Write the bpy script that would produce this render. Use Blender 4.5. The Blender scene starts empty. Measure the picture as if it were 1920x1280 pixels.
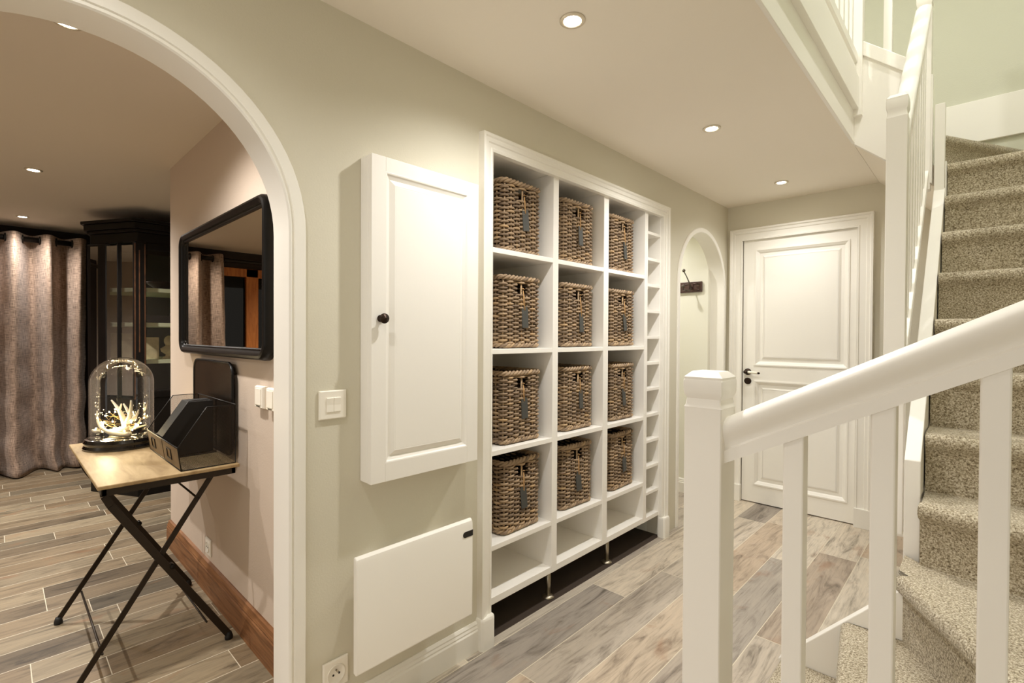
import bpy, bmesh, math, random
from mathutils import Vector, Matrix
random.seed(7)
PI = math.pi
sc = bpy.context.scene
C = sc.collection

# ------------------------------------------------------------------ camera
YAW, PITCH, ROLL = math.radians(43.69), math.radians(-.6), math.radians(.3)
_a = Vector((-math.sin(YAW)*math.cos(PITCH), math.cos(YAW)*math.cos(PITCH), math.sin(PITCH)))
_r = Vector((math.cos(YAW), math.sin(YAW), 0)); _u = _r.cross(_a)
_r2 = _r*math.cos(ROLL)+_u*math.sin(ROLL); _u2 = _r2.cross(_a)
cam_d = bpy.data.cameras.new('camera'); cam = bpy.data.objects.new('camera', cam_d); C.objects.link(cam)
cam_d.sensor_width = 36; cam_d.lens = 925/1920*36; cam_d.clip_start = .02
M = Matrix((_r2, _u2, -_a)).transposed().to_4x4(); M.translation = Vector((1.5, 0, 1.29))
cam.matrix_world = M
sc.camera = cam

# ------------------------------------------------------------------ world, exposure, light levels
w = bpy.data.worlds.new('world'); sc.world = w; w.use_nodes = True
bg = w.node_tree.nodes['Background']; bg.inputs[0].default_value = (1, .96, .90, 1); bg.inputs[1].default_value = .42  # warm ambient fill added, entering by the open end of the hall
sc.view_settings.view_transform = 'Standard'; sc.view_settings.look = 'None'
sc.view_settings.exposure = 1.80; sc.view_settings.gamma = 1.0
HALL_W, LIVING_W, UPPER_W, CLOAK_W = 15.6, 40., 28., 10.5
WARM = (1, .98, .95); WARMER = (1, .95, .89); UPC = (1, .98, .94)
FASTC = getattr(sc, 'cycles', None)
if FASTC:
    FASTC.max_bounces = 12; FASTC.diffuse_bounces = 9; FASTC.glossy_bounces = 4; FASTC.transmission_bounces = 8
    FASTC.transparent_max_bounces = 12; FASTC.sample_clamp_indirect = 6; FASTC.caustics_reflective = False; FASTC.caustics_refractive = False
    FASTC.use_denoising = True

H = 2.33       # hall ceiling
LH = 2.30      # living room ceiling
YE = 4.08      # end wall
TOP = 4.75     # top of the stair well
XR = 2.28      # right wall

# ------------------------------------------------------------------ materials
def s2l(c):
    return tuple(((v/255)/12.92 if v/255 <= .04045 else ((v/255+.055)/1.055)**2.4) for v in c)
def mat(name, rgb=(200, 200, 200), rough=.5, metal=0, spec=None, emit=None, estr=0, bump=0, bscale=40, var=0, vscale=6, coat=0):
    m = bpy.data.materials.new(name); m.use_nodes = True; nt = m.node_tree
    b = nt.nodes['Principled BSDF']; c = s2l(rgb)+(1,)
    b.inputs['Base Color'].default_value = c; b.inputs['Roughness'].default_value = rough; b.inputs['Metallic'].default_value = metal
    if spec is not None: b.inputs['Specular IOR Level'].default_value = spec
    if coat: b.inputs['Coat Weight'].default_value = coat
    if emit: b.inputs['Emission Color'].default_value = tuple(emit)+(1,); b.inputs['Emission Strength'].default_value = estr
    tc = nt.nodes.new('ShaderNodeTexCoord')
    if var:
        n = nt.nodes.new('ShaderNodeTexNoise'); n.inputs['Scale'].default_value = vscale; n.inputs['Detail'].default_value = 4
        nt.links.new(tc.outputs['Object'], n.inputs['Vector'])
        mx = nt.nodes.new('ShaderNodeMixRGB'); mx.blend_type = 'MULTIPLY'; mx.inputs[0].default_value = 1
        cr = nt.nodes.new('ShaderNodeValToRGB'); cr.color_ramp.elements[0].color = (1-var,)*3+(1,); cr.color_ramp.elements[1].color = (1+var*.3,)*3+(1,)
        cr.color_ramp.elements[0].position = .3; cr.color_ramp.elements[1].position = .7
        nt.links.new(n.outputs[0], cr.inputs[0]); mx.inputs[1].default_value = c; nt.links.new(cr.outputs[0], mx.inputs[2]); nt.links.new(mx.outputs[0], b.inputs['Base Color'])
    if bump:
        n = nt.nodes.new('ShaderNodeTexNoise'); n.inputs['Scale'].default_value = bscale; n.inputs['Detail'].default_value = 3
        nt.links.new(tc.outputs['Object'], n.inputs['Vector'])
        bp = nt.nodes.new('ShaderNodeBump'); bp.inputs['Strength'].default_value = bump; bp.inputs['Distance'].default_value = .004
        nt.links.new(n.outputs[0], bp.inputs['Height']); nt.links.new(bp.outputs[0], b.inputs['Normal'])
    return m
class NT:
    """small helper for node maths"""
    def __init__(s, nt): s.nt = nt
    def n(s, t, **k):
        o = s.nt.nodes.new(t)
        for a, v in k.items(): setattr(o, a, v)
        return o
    def m(s, op, a, b=None, c=None):
        o = s.n('ShaderNodeMath', operation=op)
        for i, v in enumerate((a, b, c)):
            if v is None: continue
            if isinstance(v, (int, float)): o.inputs[i].default_value = v
            else: s.nt.links.new(v, o.inputs[i])
        return o.outputs[0]
    def xyz(s, x, y, z):
        o = s.n('ShaderNodeCombineXYZ')
        for i, v in enumerate((x, y, z)):
            if isinstance(v, (int, float)): o.inputs[i].default_value = v
            else: s.nt.links.new(v, o.inputs[i])
        return o.outputs[0]
    def noise(s, vec, scale, detail=3, dist=0, rough=.5):
        o = s.n('ShaderNodeTexNoise'); o.inputs['Scale'].default_value = scale; o.inputs['Detail'].default_value = detail
        o.inputs['Distortion'].default_value = dist; o.inputs['Roughness'].default_value = rough
        s.nt.links.new(vec, o.inputs['Vector']); return o.outputs[0]
    def ramp(s, f, stops):
        o = s.n('ShaderNodeValToRGB'); e = o.color_ramp.elements
        while len(e) < len(stops): e.new(.5)
        for q, (p, c) in zip(e, stops): q.position = p; q.color = s2l(c)+(1,) if max(c) > 2 else tuple(c)+(1,)
        s.nt.links.new(f, o.inputs[0]); return o.outputs[0]
    def mix(s, f, a, b, mode='MIX'):
        o = s.n('ShaderNodeMixRGB', blend_type=mode)
        for i, v in enumerate((f, a, b)):
            if isinstance(v, (int, float)): o.inputs[i].default_value = v
            elif isinstance(v, tuple): o.inputs[i].default_value = v
            else: s.nt.links.new(v, o.inputs[i])
        return o.outputs[0]
def plank_mat(name, W, L, off, tones):
    m = bpy.data.materials.new(name); m.use_nodes = True; nt = m.node_tree; t = NT(nt); b = nt.nodes['Principled BSDF']
    tc = t.n('ShaderNodeTexCoord'); sp = t.n('ShaderNodeSeparateXYZ'); nt.links.new(tc.outputs['Object'], sp.inputs[0])
    X, Y = sp.outputs[0], sp.outputs[1]
    xs = t.m('DIVIDE', t.m('SUBTRACT', X, off), W); row = t.m('FLOOR', xs)
    wn = t.n('ShaderNodeTexWhiteNoise', noise_dimensions='1D'); nt.links.new(row, wn.inputs['W'])
    ys = t.m('ADD', t.m('DIVIDE', Y, L), t.m('MULTIPLY', wn.outputs[0], 5.37)); idx = t.m('FLOOR', ys)
    wn2 = t.n('ShaderNodeTexWhiteNoise', noise_dimensions='3D'); nt.links.new(t.xyz(row, idx, 0), wn2.inputs['Vector'])
    rnd = wn2.outputs[0]
    fx = t.m('SUBTRACT', xs, row); fy = t.m('SUBTRACT', ys, idx)
    gx = t.m('MULTIPLY', t.m('MINIMUM', fx, t.m('SUBTRACT', 1, fx)), W); gy = t.m('MULTIPLY', t.m('MINIMUM', fy, t.m('SUBTRACT', 1, fy)), L)
    g = t.m('LESS_THAN', t.m('MINIMUM', gx, gy), .0016)
    o = t.m('MULTIPLY', rnd, 37.0)
    v = t.xyz(t.m('ADD', t.m('MULTIPLY', X, 9.0), o), t.m('ADD', t.m('MULTIPLY', Y, 1.6), o), o)
    n1 = t.noise(v, 1.6, 6, 1.4, .62)
    v2 = t.xyz(t.m('ADD', t.m('MULTIPLY', X, 55.0), o), t.m('MULTIPLY', Y, 3.0), o)
    n2 = t.noise(v2, 2.2, 4, .6, .6)
    v3 = t.xyz(t.m('ADD', t.m('MULTIPLY', X, 4.0), o), t.m('ADD', t.m('MULTIPLY', Y, 2.0), o), 5.0)
    n3 = t.noise(v3, 2.0, 4, .8)
    base = t.ramp(rnd, tones)
    c = t.mix(1.0, base, t.ramp(n1, [(.29, (.36, .35, .34)), (.41, (.78, .77, .76)), (.50, (.98, .98, .98)), (.72, (1.14, 1.13, 1.11))]), 'MULTIPLY')
    c = t.mix(1.0, c, t.ramp(n2, [(.28, (.66, .65, .63)), (.45, (.98, .98, .98)), (.75, (1.08, 1.08, 1.07))]), 'MULTIPLY')
    rust = t.ramp(n3, [(.60, (0, 0, 0)), (.72, (1, 1, 1))])
    c = t.mix(t.m('MULTIPLY', rust, t.m('MULTIPLY', t.m('GREATER_THAN', rnd, .45), .42)), c, s2l((150, 104, 70))+(1,))
    c = t.mix(g, c, s2l((216, 207, 186))+(1,))
    nt.links.new(c, b.inputs['Base Color'])
    b.inputs['Roughness'].default_value = .42; b.inputs['Specular IOR Level'].default_value = .35
    bp = t.n('ShaderNodeBump'); bp.inputs['Strength'].default_value = .25; bp.inputs['Distance'].default_value = .002
    nt.links.new(t.m('SUBTRACT', n2, t.m('MULTIPLY', g, .5)), bp.inputs['Height']); nt.links.new(bp.outputs[0], b.inputs['Normal'])
    return m
def speckle_mat(name, stops, scale, rough=.95, bump=.8, dist=.006, stretch=(1, 1, 1), sheen=0):
    m = bpy.data.materials.new(name); m.use_nodes = True; nt = m.node_tree; t = NT(nt); b = nt.nodes['Principled BSDF']
    tc = t.n('ShaderNodeTexCoord'); mp = t.n('ShaderNodeMapping'); mp.inputs['Scale'].default_value = stretch; nt.links.new(tc.outputs['Object'], mp.inputs[0])
    n = t.noise(mp.outputs[0], scale, 3, .3, .7); n2 = t.noise(mp.outputs[0], scale*.03, 2)
    c = t.ramp(n, stops); c = t.mix(1.0, c, t.ramp(n2, [(.3, (.93, .93, .93)), (.7, (1.04, 1.04, 1.04))]), 'MULTIPLY')
    nt.links.new(c, b.inputs['Base Color']); b.inputs['Roughness'].default_value = rough; b.inputs['Specular IOR Level'].default_value = .1
    if sheen: b.inputs['Sheen Weight'].default_value = sheen
    bp = t.n('ShaderNodeBump'); bp.inputs['Strength'].default_value = bump; bp.inputs['Distance'].default_value = dist
    nt.links.new(n, bp.inputs['Height']); nt.links.new(bp.outputs[0], b.inputs['Normal']); return m
def linen_mat(name, a, bcol):
    m = bpy.data.materials.new(name); m.use_nodes = True; nt = m.node_tree; t = NT(nt); b = nt.nodes['Principled BSDF']
    tc = t.n('ShaderNodeTexCoord'); sp = t.n('ShaderNodeSeparateXYZ'); nt.links.new(tc.outputs['UV'], sp.inputs[0]); U, V = sp.outputs[0], sp.outputs[1]
    n1 = t.noise(t.xyz(t.m('MULTIPLY', U, 190.0), t.m('MULTIPLY', V, 14.0), 0), 1, 2); n2 = t.noise(t.xyz(t.m('MULTIPLY', U, 14.0), t.m('MULTIPLY', V, 190.0), 3), 1, 2)
    f = t.m('MULTIPLY', t.m('ADD', n1, n2), .5); c = t.ramp(f, [(.36, a), (.62, bcol)])
    nt.links.new(c, b.inputs['Base Color']); b.inputs['Roughness'].default_value = .95; b.inputs['Specular IOR Level'].default_value = .1; b.inputs['Sheen Weight'].default_value = .2
    bp = t.n('ShaderNodeBump'); bp.inputs['Strength'].default_value = .5; bp.inputs['Distance'].default_value = .003
    nt.links.new(f, bp.inputs['Height']); nt.links.new(bp.outputs[0], b.inputs['Normal']); return m
def wood_mat(name, stops, sc_=(2, 30, 30), scale=1.5, rough=.5, bump=.2):
    m = bpy.data.materials.new(name); m.use_nodes = True; nt = m.node_tree; t = NT(nt); b = nt.nodes['Principled BSDF']
    tc = t.n('ShaderNodeTexCoord'); mp = t.n('ShaderNodeMapping'); mp.inputs['Scale'].default_value = sc_; nt.links.new(tc.outputs['Object'], mp.inputs[0])
    n = t.noise(mp.outputs[0], scale, 5, 1.0, .6); nt.links.new(t.ramp(n, stops), b.inputs['Base Color']); b.inputs['Roughness'].default_value = rough
    b.inputs['Specular IOR Level'].default_value = .3
    bp = t.n('ShaderNodeBump'); bp.inputs['Strength'].default_value = bump; bp.inputs['Distance'].default_value = .002
    nt.links.new(n, bp.inputs['Height']); nt.links.new(bp.outputs[0], b.inputs['Normal']); return m
def wicker_mat(name):
    m = bpy.data.materials.new(name); m.use_nodes = True; nt = m.node_tree; t = NT(nt); b = nt.nodes['Principled BSDF']
    at = t.n('ShaderNodeAttribute', attribute_name='rod'); oi = t.n('ShaderNodeObjectInfo')
    tc = t.n('ShaderNodeTexCoord'); n = t.noise(tc.outputs['Object'], 14, 4, .5)
    f = t.m('ADD', t.m('MULTIPLY', at.outputs['Fac'], .55), t.m('MULTIPLY', n, .5))
    c = t.ramp(f, [(.22, (112, 94, 76)), (.45, (146, 124, 100)), (.62, (168, 144, 116)), (.82, (184, 152, 110)), (.95, (172, 130, 86))])
    nt.links.new(c, b.inputs['Base Color']); b.inputs['Roughness'].default_value = .6; b.inputs['Specular IOR Level'].default_value = .35
    return m
def glass_mat(name, tint=(1, 1, 1), gloss=.12, rough=.0, trans=.98):
    m = bpy.data.materials.new(name); m.use_nodes = True; nt = m.node_tree; nt.nodes.remove(nt.nodes['Principled BSDF']); o = nt.nodes['Material Output']; t = NT(nt)
    tr = t.n('ShaderNodeBsdfTransparent'); tr.inputs[0].default_value = tuple(trans*v for v in tint)+(1,)
    gl = t.n('ShaderNodeBsdfGlossy'); gl.inputs['Roughness'].default_value = rough
    fr = t.n('ShaderNodeFresnel'); fr.inputs[0].default_value = 1.5
    mx = t.n('ShaderNodeMixShader'); nt.links.new(t.m('ADD', t.m('MULTIPLY', fr.outputs[0], .6), gloss*.1), mx.inputs[0])
    nt.links.new(tr.outputs[0], mx.inputs[1]); nt.links.new(gl.outputs[0], mx.inputs[2]); nt.links.new(mx.outputs[0], o.inputs[0]); return m
def mesh_metal_mat(name):
    """wire mesh: square openings cut by alpha"""
    m = bpy.data.materials.new(name); m.use_nodes = True; nt = m.node_tree; t = NT(nt); b = nt.nodes['Principled BSDF']
    b.inputs['Base Color'].default_value = s2l((52, 44, 36))+(1,); b.inputs['Metallic'].default_value = .7; b.inputs['Roughness'].default_value = .5
    tc = t.n('ShaderNodeTexCoord'); sp = t.n('ShaderNodeSeparateXYZ'); nt.links.new(tc.outputs['UV'], sp.inputs[0])
    U, V = sp.outputs[0], sp.outputs[1]; p = .0052
    def cell(a):
        q = t.m('FRACT', t.m('DIVIDE', a, p)); return t.m('LESS_THAN', q, .20)
    d1 = t.m('ADD', U, V); d2 = t.m('SUBTRACT', U, V)
    nt.links.new(t.m('MAXIMUM', cell(d1), cell(d2)), b.inputs['Alpha']); return m

m_white = mat('white_satin_paint', (241, 238, 232), .38, bump=.05, bscale=60)
m_trim = mat('white_trim_paint', (238, 235, 227), .42, bump=.08, bscale=35)
m_wall = mat('sage_grey_wall_paint', (212, 207, 190), .8, bump=.15, bscale=160)
m_wall_up = mat('wall_paint_cool_lit', (206, 206, 190), .8, bump=.15, bscale=160)  # same wall paint, the cooler stairwell light put into its tint
m_cloak = mat('pale_wall_paint', (226, 224, 210), .8, bump=.1, bscale=160)
m_ceil = mat('ceiling_paint', (240, 233, 221), .85, bump=.08, bscale=120)
m_taupe = mat('taupe_wall_paint', (204, 188, 172), .8, bump=.15, bscale=160)
m_lceil = mat('living_ceiling_paint', (222, 212, 198), .85)
m_dark_room = mat('shaded_room_brown', (40, 28, 20), .8)  # shade of the unlit parts put into the wall colour
m_floor = plank_mat('weathered_wood_tile', .19, 1.15, .04, [(.0, (138, 129, 121)), (.25, (196, 184, 168)), (.45, (164, 152, 140)), (.6, (184, 165, 144)), (.8, (208, 197, 180)), (1., (136, 128, 122))])
m_lfloor = plank_mat('narrow_wood_tile', .1525, .62, .04, [(.0, (98, 86, 70)), (.3, (144, 128, 104)), (.55, (128, 110, 86)), (.75, (152, 138, 114)), (1., (92, 84, 70))])
m_carpet = speckle_mat('speckled_beige_carpet', [(.32, (92, 80, 62)), (.43, (150, 137, 114)), (.53, (190, 179, 156)), (.66, (226, 218, 200))], 210, bump=.7, dist=.004, sheen=.15)
m_skirt_wood = wood_mat('stained_oak', [(.3, (98, 62, 36)), (.6, (142, 98, 62)), (.8, (160, 116, 78))], (2, 40, 30))
m_table = wood_mat('worn_table_wood', [(.25, (132, 108, 74)), (.5, (166, 142, 104)), (.75, (184, 160, 122))], (3, 14, 10), 1.4, .45)
m_iron = mat('black_iron', (30, 26, 22), .45, .6)
m_iron_brown = mat('dark_brown_iron', (46, 37, 28), .4, .5)
m_wicker = wicker_mat('grey_brown_willow')
m_gap_shade = mat('basket_gap_shade', (56, 40, 28), .9)  # shade inside the baskets put into the colour
m_slate = mat('slate_tag', (66, 66, 62), .6)
m_twine = mat('jute_twine', (190, 150, 100), .8)
m_plastic = mat('cream_plastic', (242, 237, 226), .35)
m_heater = mat('heater_enamel', (244, 241, 234), .35)
m_black = mat('black_plastic', (12, 11, 10), .3)
m_bronze = mat('dark_bronze', (52, 40, 32), .35, .8)
m_chrome = mat('satin_steel', (170, 160, 142), .35, 1)
m_porc = mat('porcelain', (244, 238, 222), .15)
m_mirror = mat('mirror_glass', (222, 214, 200), .01, 1)
m_mframe = mat('black_lacquer_frame', (8, 5, 3), .38, 0, spec=.25, coat=.03, var=.3, vscale=12)
m_cab = mat('distressed_black_wood', (12, 8, 6), .4, spec=.25, var=.5, vscale=9)
m_cab_edge = mat('worn_edge_wood', (84, 52, 28), .5, var=.6, vscale=20)
m_cab_in = mat('cabinet_green_paint', (50, 51, 38), .7)
m_cab_shelf = mat('pale_green_shelf', (222, 228, 190), .6)
m_linen = linen_mat('taupe_linen', (98, 80, 68), (182, 158, 140))
m_pine = wood_mat('orange_pine', [(.3, (160, 92, 40)), (.6, (200, 126, 62)), (.85, (176, 104, 48))], (20, 20, 2))
m_window_glass = mat('night_window_glass', (4, 4, 4), .02, 0, spec=.15)
m_glass = glass_mat('clear_glass')
m_cloche = glass_mat('cloche_glass', gloss=.12)
m_antler = mat('ivory_antler', (228, 216, 188), .45, var=.2, vscale=14)
m_bulb = mat('fairy_bulb', (255, 230, 170), .3, emit=(1, .80, .45), estr=14)
m_wire = mat('copper_wire', (180, 150, 90), .3, 1)
m_wiremesh = mesh_metal_mat('black_wire_mesh')
m_lens = mat('lit_lens', (255, 255, 255), .3, emit=(1, .93, .78), estr=30)
m_ring = mat('downlight_ring', (225, 215, 195), .3, .4)
m_card = mat('aged_card', (122, 100, 68), .7, var=.3, vscale=20)
m_plate_wood = mat('dark_carved_wood', (74, 46, 36), .45, var=.4, vscale=40)
m_red = mat('dark_red_enamel', (120, 20, 26), .35)
m_rubber = mat('black_rubber', (16, 15, 14), .6)

# ------------------------------------------------------------------ mesh helpers
class MB:
    def __init__(s): s.v = []; s.f = []; s.uv = {}; s.attr = []
    def add(s, vs, fs, a=None):
        o = len(s.v); s.v += [tuple(p) for p in vs]; s.f += [tuple(i+o for i in f) for f in fs]
        if a is not None or s.attr: s.attr += [0.0]*(o-len(s.attr))+[a or 0.0]*len(vs)
        return o
    def box(s, x0, x1, y0, y1, z0, z1):
        v = [(x, y, z) for z in (z0, z1) for y in (y0, y1) for x in (x0, x1)]
        s.add(v, [(0, 2, 3, 1), (4, 5, 7, 6), (0, 1, 5, 4), (2, 6, 7, 3), (0, 4, 6, 2), (1, 3, 7, 5)]); return s
    def prism(s, poly, axis, a, b):
        """poly in the two other axes (in x,y,z order), extruded along axis from a to b"""
        n = len(poly)
        def P(p, t):
            q = list(p); q.insert(axis, t); return tuple(q)
        s.add([P(p, a) for p in poly]+[P(p, b) for p in poly],
              [tuple(range(n)), tuple(range(2*n-1, n-1, -1))]+[(i, i+n, (i+1) % n+n, (i+1) % n) for i in range(n)]); return s
    def loft(s, rings, closed=True, cap=True, a=None, loop=False):
        n = len(rings[0]); v = [p for r in rings for p in r]; f = []
        R = len(rings)
        for k in range(R if loop else R-1):
            k2 = (k+1) % R
            for i in range(n if closed else n-1):
                j = (i+1) % n; f.append((k*n+i, k*n+j, k2*n+j, k2*n+i))
        if cap and not loop and closed: f += [tuple(range(n-1, -1, -1)), tuple((R-1)*n+i for i in range(n))]
        s.add(v, f, a); return s
    def tube(s, pts, r, n=8, a=None, cap=True, loop=False):
        pts = [Vector(p) for p in pts]; rs = r if isinstance(r, (list, tuple)) else [r]*len(pts)
        rings = []; N = len(pts); up = None
        for i, p in enumerate(pts):
            q0 = pts[(i-1) % N] if (loop or i > 0) else p; q1 = pts[(i+1) % N] if (loop or i < N-1) else p
            d = (q1-q0).normalized() if (q1-q0).length > 1e-9 else Vector((0, 0, 1))
            if up is None:
                up = Vector((0, 0, 1)) if abs(d.z) < .9 else Vector((1, 0, 0))
            x = d.cross(up)
            if x.length < 1e-4: x = d.cross(Vector((0, 1, 0)))
            x.normalize(); y = x.cross(d).normalized(); up = y
            rings.append([tuple(p+rs[i]*(math.cos(2*PI*k/n)*x+math.sin(2*PI*k/n)*y)) for k in range(n)])
        s.loft(rings, True, cap, a, loop); return s
    def lathe(s, prof, c, axis=2, n=32):
        """prof: (radius, height) list, around an axis through c"""
        rings = []
        for r, h in prof:
            ring = []
            for k in range(n):
                t = 2*PI*k/n; p = [r*math.cos(t), r*math.sin(t)]; p.insert(axis, h); ring.append((c[0]+p[0], c[1]+p[1], c[2]+p[2]))
            rings.append(ring)
        s.loft(rings); return s
    def sphere(s, c, r, n=10, m=8, sz=1):
        prof = [(max(1e-5, r*math.sin(PI*i/m)), -r*math.cos(PI*i/m)*sz) for i in range(m+1)]
        return s.lathe(prof, c, 2, n)
    def bar(s, p, q, wd, th, side=(0, 1, 0)):
        """rectangular bar from p to q"""
        p, q = Vector(p), Vector(q); d = (q-p).normalized(); b = Vector(side); b = (b-d*b.dot(d)).normalized(); a = d.cross(b)
        r = lambda o: [tuple(o+a*sx*wd/2+b*sy*th/2) for sx, sy in ((-1, -1), (1, -1), (1, 1), (-1, 1))]
        return s.loft([r(p), r(q)])
    def sweep(s, path, prof, to3, closed=False):
        """path: 2d points; prof: (u across to the left of travel, w out of plane); to3(x, y, w)"""
        N = len(path); rings = []
        for i in range(N):
            p = Vector(path[i]); dn = []
            if closed or i > 0: dn.append((p-Vector(path[(i-1) % N])).normalized())
            if closed or i < N-1: dn.append((Vector(path[(i+1) % N])-p).normalized())
            ns = [Vector((-d.y, d.x)) for d in dn]
            nn = (ns[0]+ns[-1]).normalized(); k = 1/max(.3, nn.dot(ns[0]))
            rings.append([to3(p.x+nn.x*k*u, p.y+nn.y*k*u, w_) for u, w_ in prof])
        s.loft(rings, True, not closed, None, closed); return s
    def obj(s, name, m, parent=None, bevel=0, smooth=False, seg=2, auto=None, sub=0):
        me = bpy.data.meshes.new(name); me.from_pydata(s.v, [], s.f); me.update()
        bm = bmesh.new(); bm.from_mesh(me); bmesh.ops.recalc_face_normals(bm, faces=bm.faces); bm.to_mesh(me); bm.free()
        if s.attr:
            s.attr += [0.0]*(len(s.v)-len(s.attr)); at = me.attributes.new('rod', 'FLOAT', 'POINT'); at.data.foreach_set('value', s.attr)
        o = bpy.data.objects.new(name, me); C.objects.link(o)
        for q in (m if isinstance(m, (list, tuple)) else [m]): me.materials.append(q)
        if smooth or auto:
            me.polygons.foreach_set('use_smooth', [True]*len(me.polygons))
            if auto: me.set_sharp_from_angle(angle=math.radians(auto))
        if bevel:
            b = o.modifiers.new('bevel', 'BEVEL'); b.width = bevel; b.segments = seg; b.limit_method = 'ANGLE'; b.angle_limit = math.radians(40)
        if parent: o.parent = parent
        return o
def tag(o, label=None, cat=None, group=None, kind=None):
    if label: o['label'] = label
    if cat: o['category'] = cat
    if group: o['group'] = group
    if kind: o['kind'] = kind
    return o
def thing(name, label, cat, group=None, loc=(0, 0, 0), rz=0):
    o = bpy.data.objects.new(name, None); C.objects.link(o); o.empty_display_size = .1; o.location = loc; o.rotation_euler = (0, 0, rz)
    return tag(o, label, cat, group)
def struct(o): o['kind'] = 'structure'; return o
def sroot(name, loc=(0, 0, 0)):
    o = bpy.data.objects.new(name, None); C.objects.link(o); o.empty_display_size = .1; o.location = loc; o['kind'] = 'structure'; return o
def dup(o, parent=None):
    c = o.copy(); C.objects.link(c); c.parent = parent
    for ch in list(o.children): dup(ch, c)
    return c
def onto(o, loc):
    """shift a mesh so that its object's origin is at loc"""
    o.data.transform(Matrix.Translation(-Vector(loc))); o.location = loc; return o

# ------------------------------------------------------------------ setting: floors, walls, ceilings
XB = -.10      # back face of the hall's left wall
struct(MB().box(XB+.02, XR, -1.9, YE+.14, -.05, 0).obj('floor', m_floor))
struct(MB().box(-5.2, XB+.02, -2.8, 3.3, -.05, 0).obj('floor_living', m_lfloor))
struct(MB().box(-1.3, XB+.02, 3.3, YE, -.05, 0).obj('floor_cloakroom', m_floor))

def ell(cy, cz, a, b, n=40, rev=False):
    """half ellipse from the low-y springing over the top to the high-y springing"""
    p = [(cy-a*math.cos(PI*i/n), cz+b*math.sin(PI*i/n)) for i in range(n+1)]
    return p[::-1] if rev else p
AC, AZ, AA, AB = .145, 1.60, .457, .435       # big archway
NC, NZ, NA, NB = 3.606, 1.665, .392, .392      # small archway at the far end
wall = [(-1.9, 0), (AC-AA-.008, 0)]+ell(AC, AZ, AA+.008, AB+.008)+[(AC+AA+.008, 0), (1.40, 0), (1.40, 2.10), (2.98, 2.10), (2.98, 0), (NC-NA-.008, 0)]+ell(NC, NZ, NA+.008, NB+.008)+[(NC+NA+.008, 0), (YE, 0), (YE, H), (-1.9, H)]
struct(MB().prism(wall, 0, XB, 0).obj('wall_left', m_wall))
# end wall, right wall, upper walls
EX0, EX1 = .125, .870
end = [(-1.3, 0), (EX0, 0), (EX0, 2.05), (EX1, 2.05), (EX1, 0), (XR, 0), (XR, TOP), (-1.3, TOP)]
end_low = [(-1.3, 0), (EX0-.01, 0), (EX0-.01, 2.06), (EX1+.01, 2.06), (EX1+.01, 0), (XR+.1, 0), (XR+.1, H), (-1.3, H)]
struct(MB().prism(end_low, 1, YE, YE+.1).obj('wall_end', m_wall))
struct(MB().box(-.1, 1.1, YE+.101, YE+.12, 0, 2.2).obj('light_block_behind_door', m_dark_room))  # unseen dark board added to block light leaking under the door
struct(MB().box(-.4, XR+.1, YE, YE+.1, H, TOP).obj('wall_upper', m_wall_up))
struct(MB().box(XR, XR+.1, -1.9, YE, 0, TOP).obj('wall_right', m_wall_up))
struct(MB().box(-.5, -.4, .8, YE+.1, H+.25, TOP).obj('wall_landing', m_wall_up))
struct(MB().box(-.4, XR+.1, .8, .9, H+.25, TOP).obj('wall_landing_front', m_wall_up))
OPX, OPY = .985, 3.158     # stair opening: edge along y, and corner where the upper flight starts
ceil = [(XB, -1.9), (XR, -1.9), (XR, .9), (OPX, .9), (OPX, YE), (XB, YE)]
struct(MB().prism(ceil, 2, H, H+.25).obj('ceiling', m_ceil))
struct(MB().box(-.4, XR, .9, YE, TOP, TOP+.05).obj('ceiling_upper', m_wall_up))
# cloakroom beyond the small arch
struct(MB().box(-1.3, XB, 3.95, YE, 0, H).obj('wall_cloakroom', m_cloak))
struct(MB().box(-1.4, -1.3, 3.0, YE, 0, H).obj('wall_cloakroom_side', m_cloak))
struct(MB().box(-1.3, XB, 3.0, 3.08, 0, H).obj('wall_cloakroom_near', m_cloak))
struct(MB().box(-1.3, XB, 3.08, 3.95, H, H+.05).obj('ceiling_cloakroom', m_cloak))
# living room
MX = -2.10
struct(MB().box(MX, XB, .74, .84, 0, LH).obj('wall_mirror', m_taupe))
struct(MB().box(-5.2, XB, -2.8, 3.3, LH, LH+.05).obj('ceiling_living', m_lceil))
WY0, WY1, WZ1 = -1.90, -.20, 2.10
win_wall = [(-2.8, 0), (WY0, 0), (WY0, WZ1), (WY1, WZ1), (WY1, 0), (3.3, 0), (3.3, LH), (-2.8, LH)]
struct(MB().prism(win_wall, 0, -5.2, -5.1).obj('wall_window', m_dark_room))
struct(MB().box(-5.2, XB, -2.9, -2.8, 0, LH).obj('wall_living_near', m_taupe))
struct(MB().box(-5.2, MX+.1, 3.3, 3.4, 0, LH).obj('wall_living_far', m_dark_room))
struct(MB().box(MX, MX+.1, .84, 3.3, 0, LH).obj('wall_living_side', m_taupe))
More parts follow.
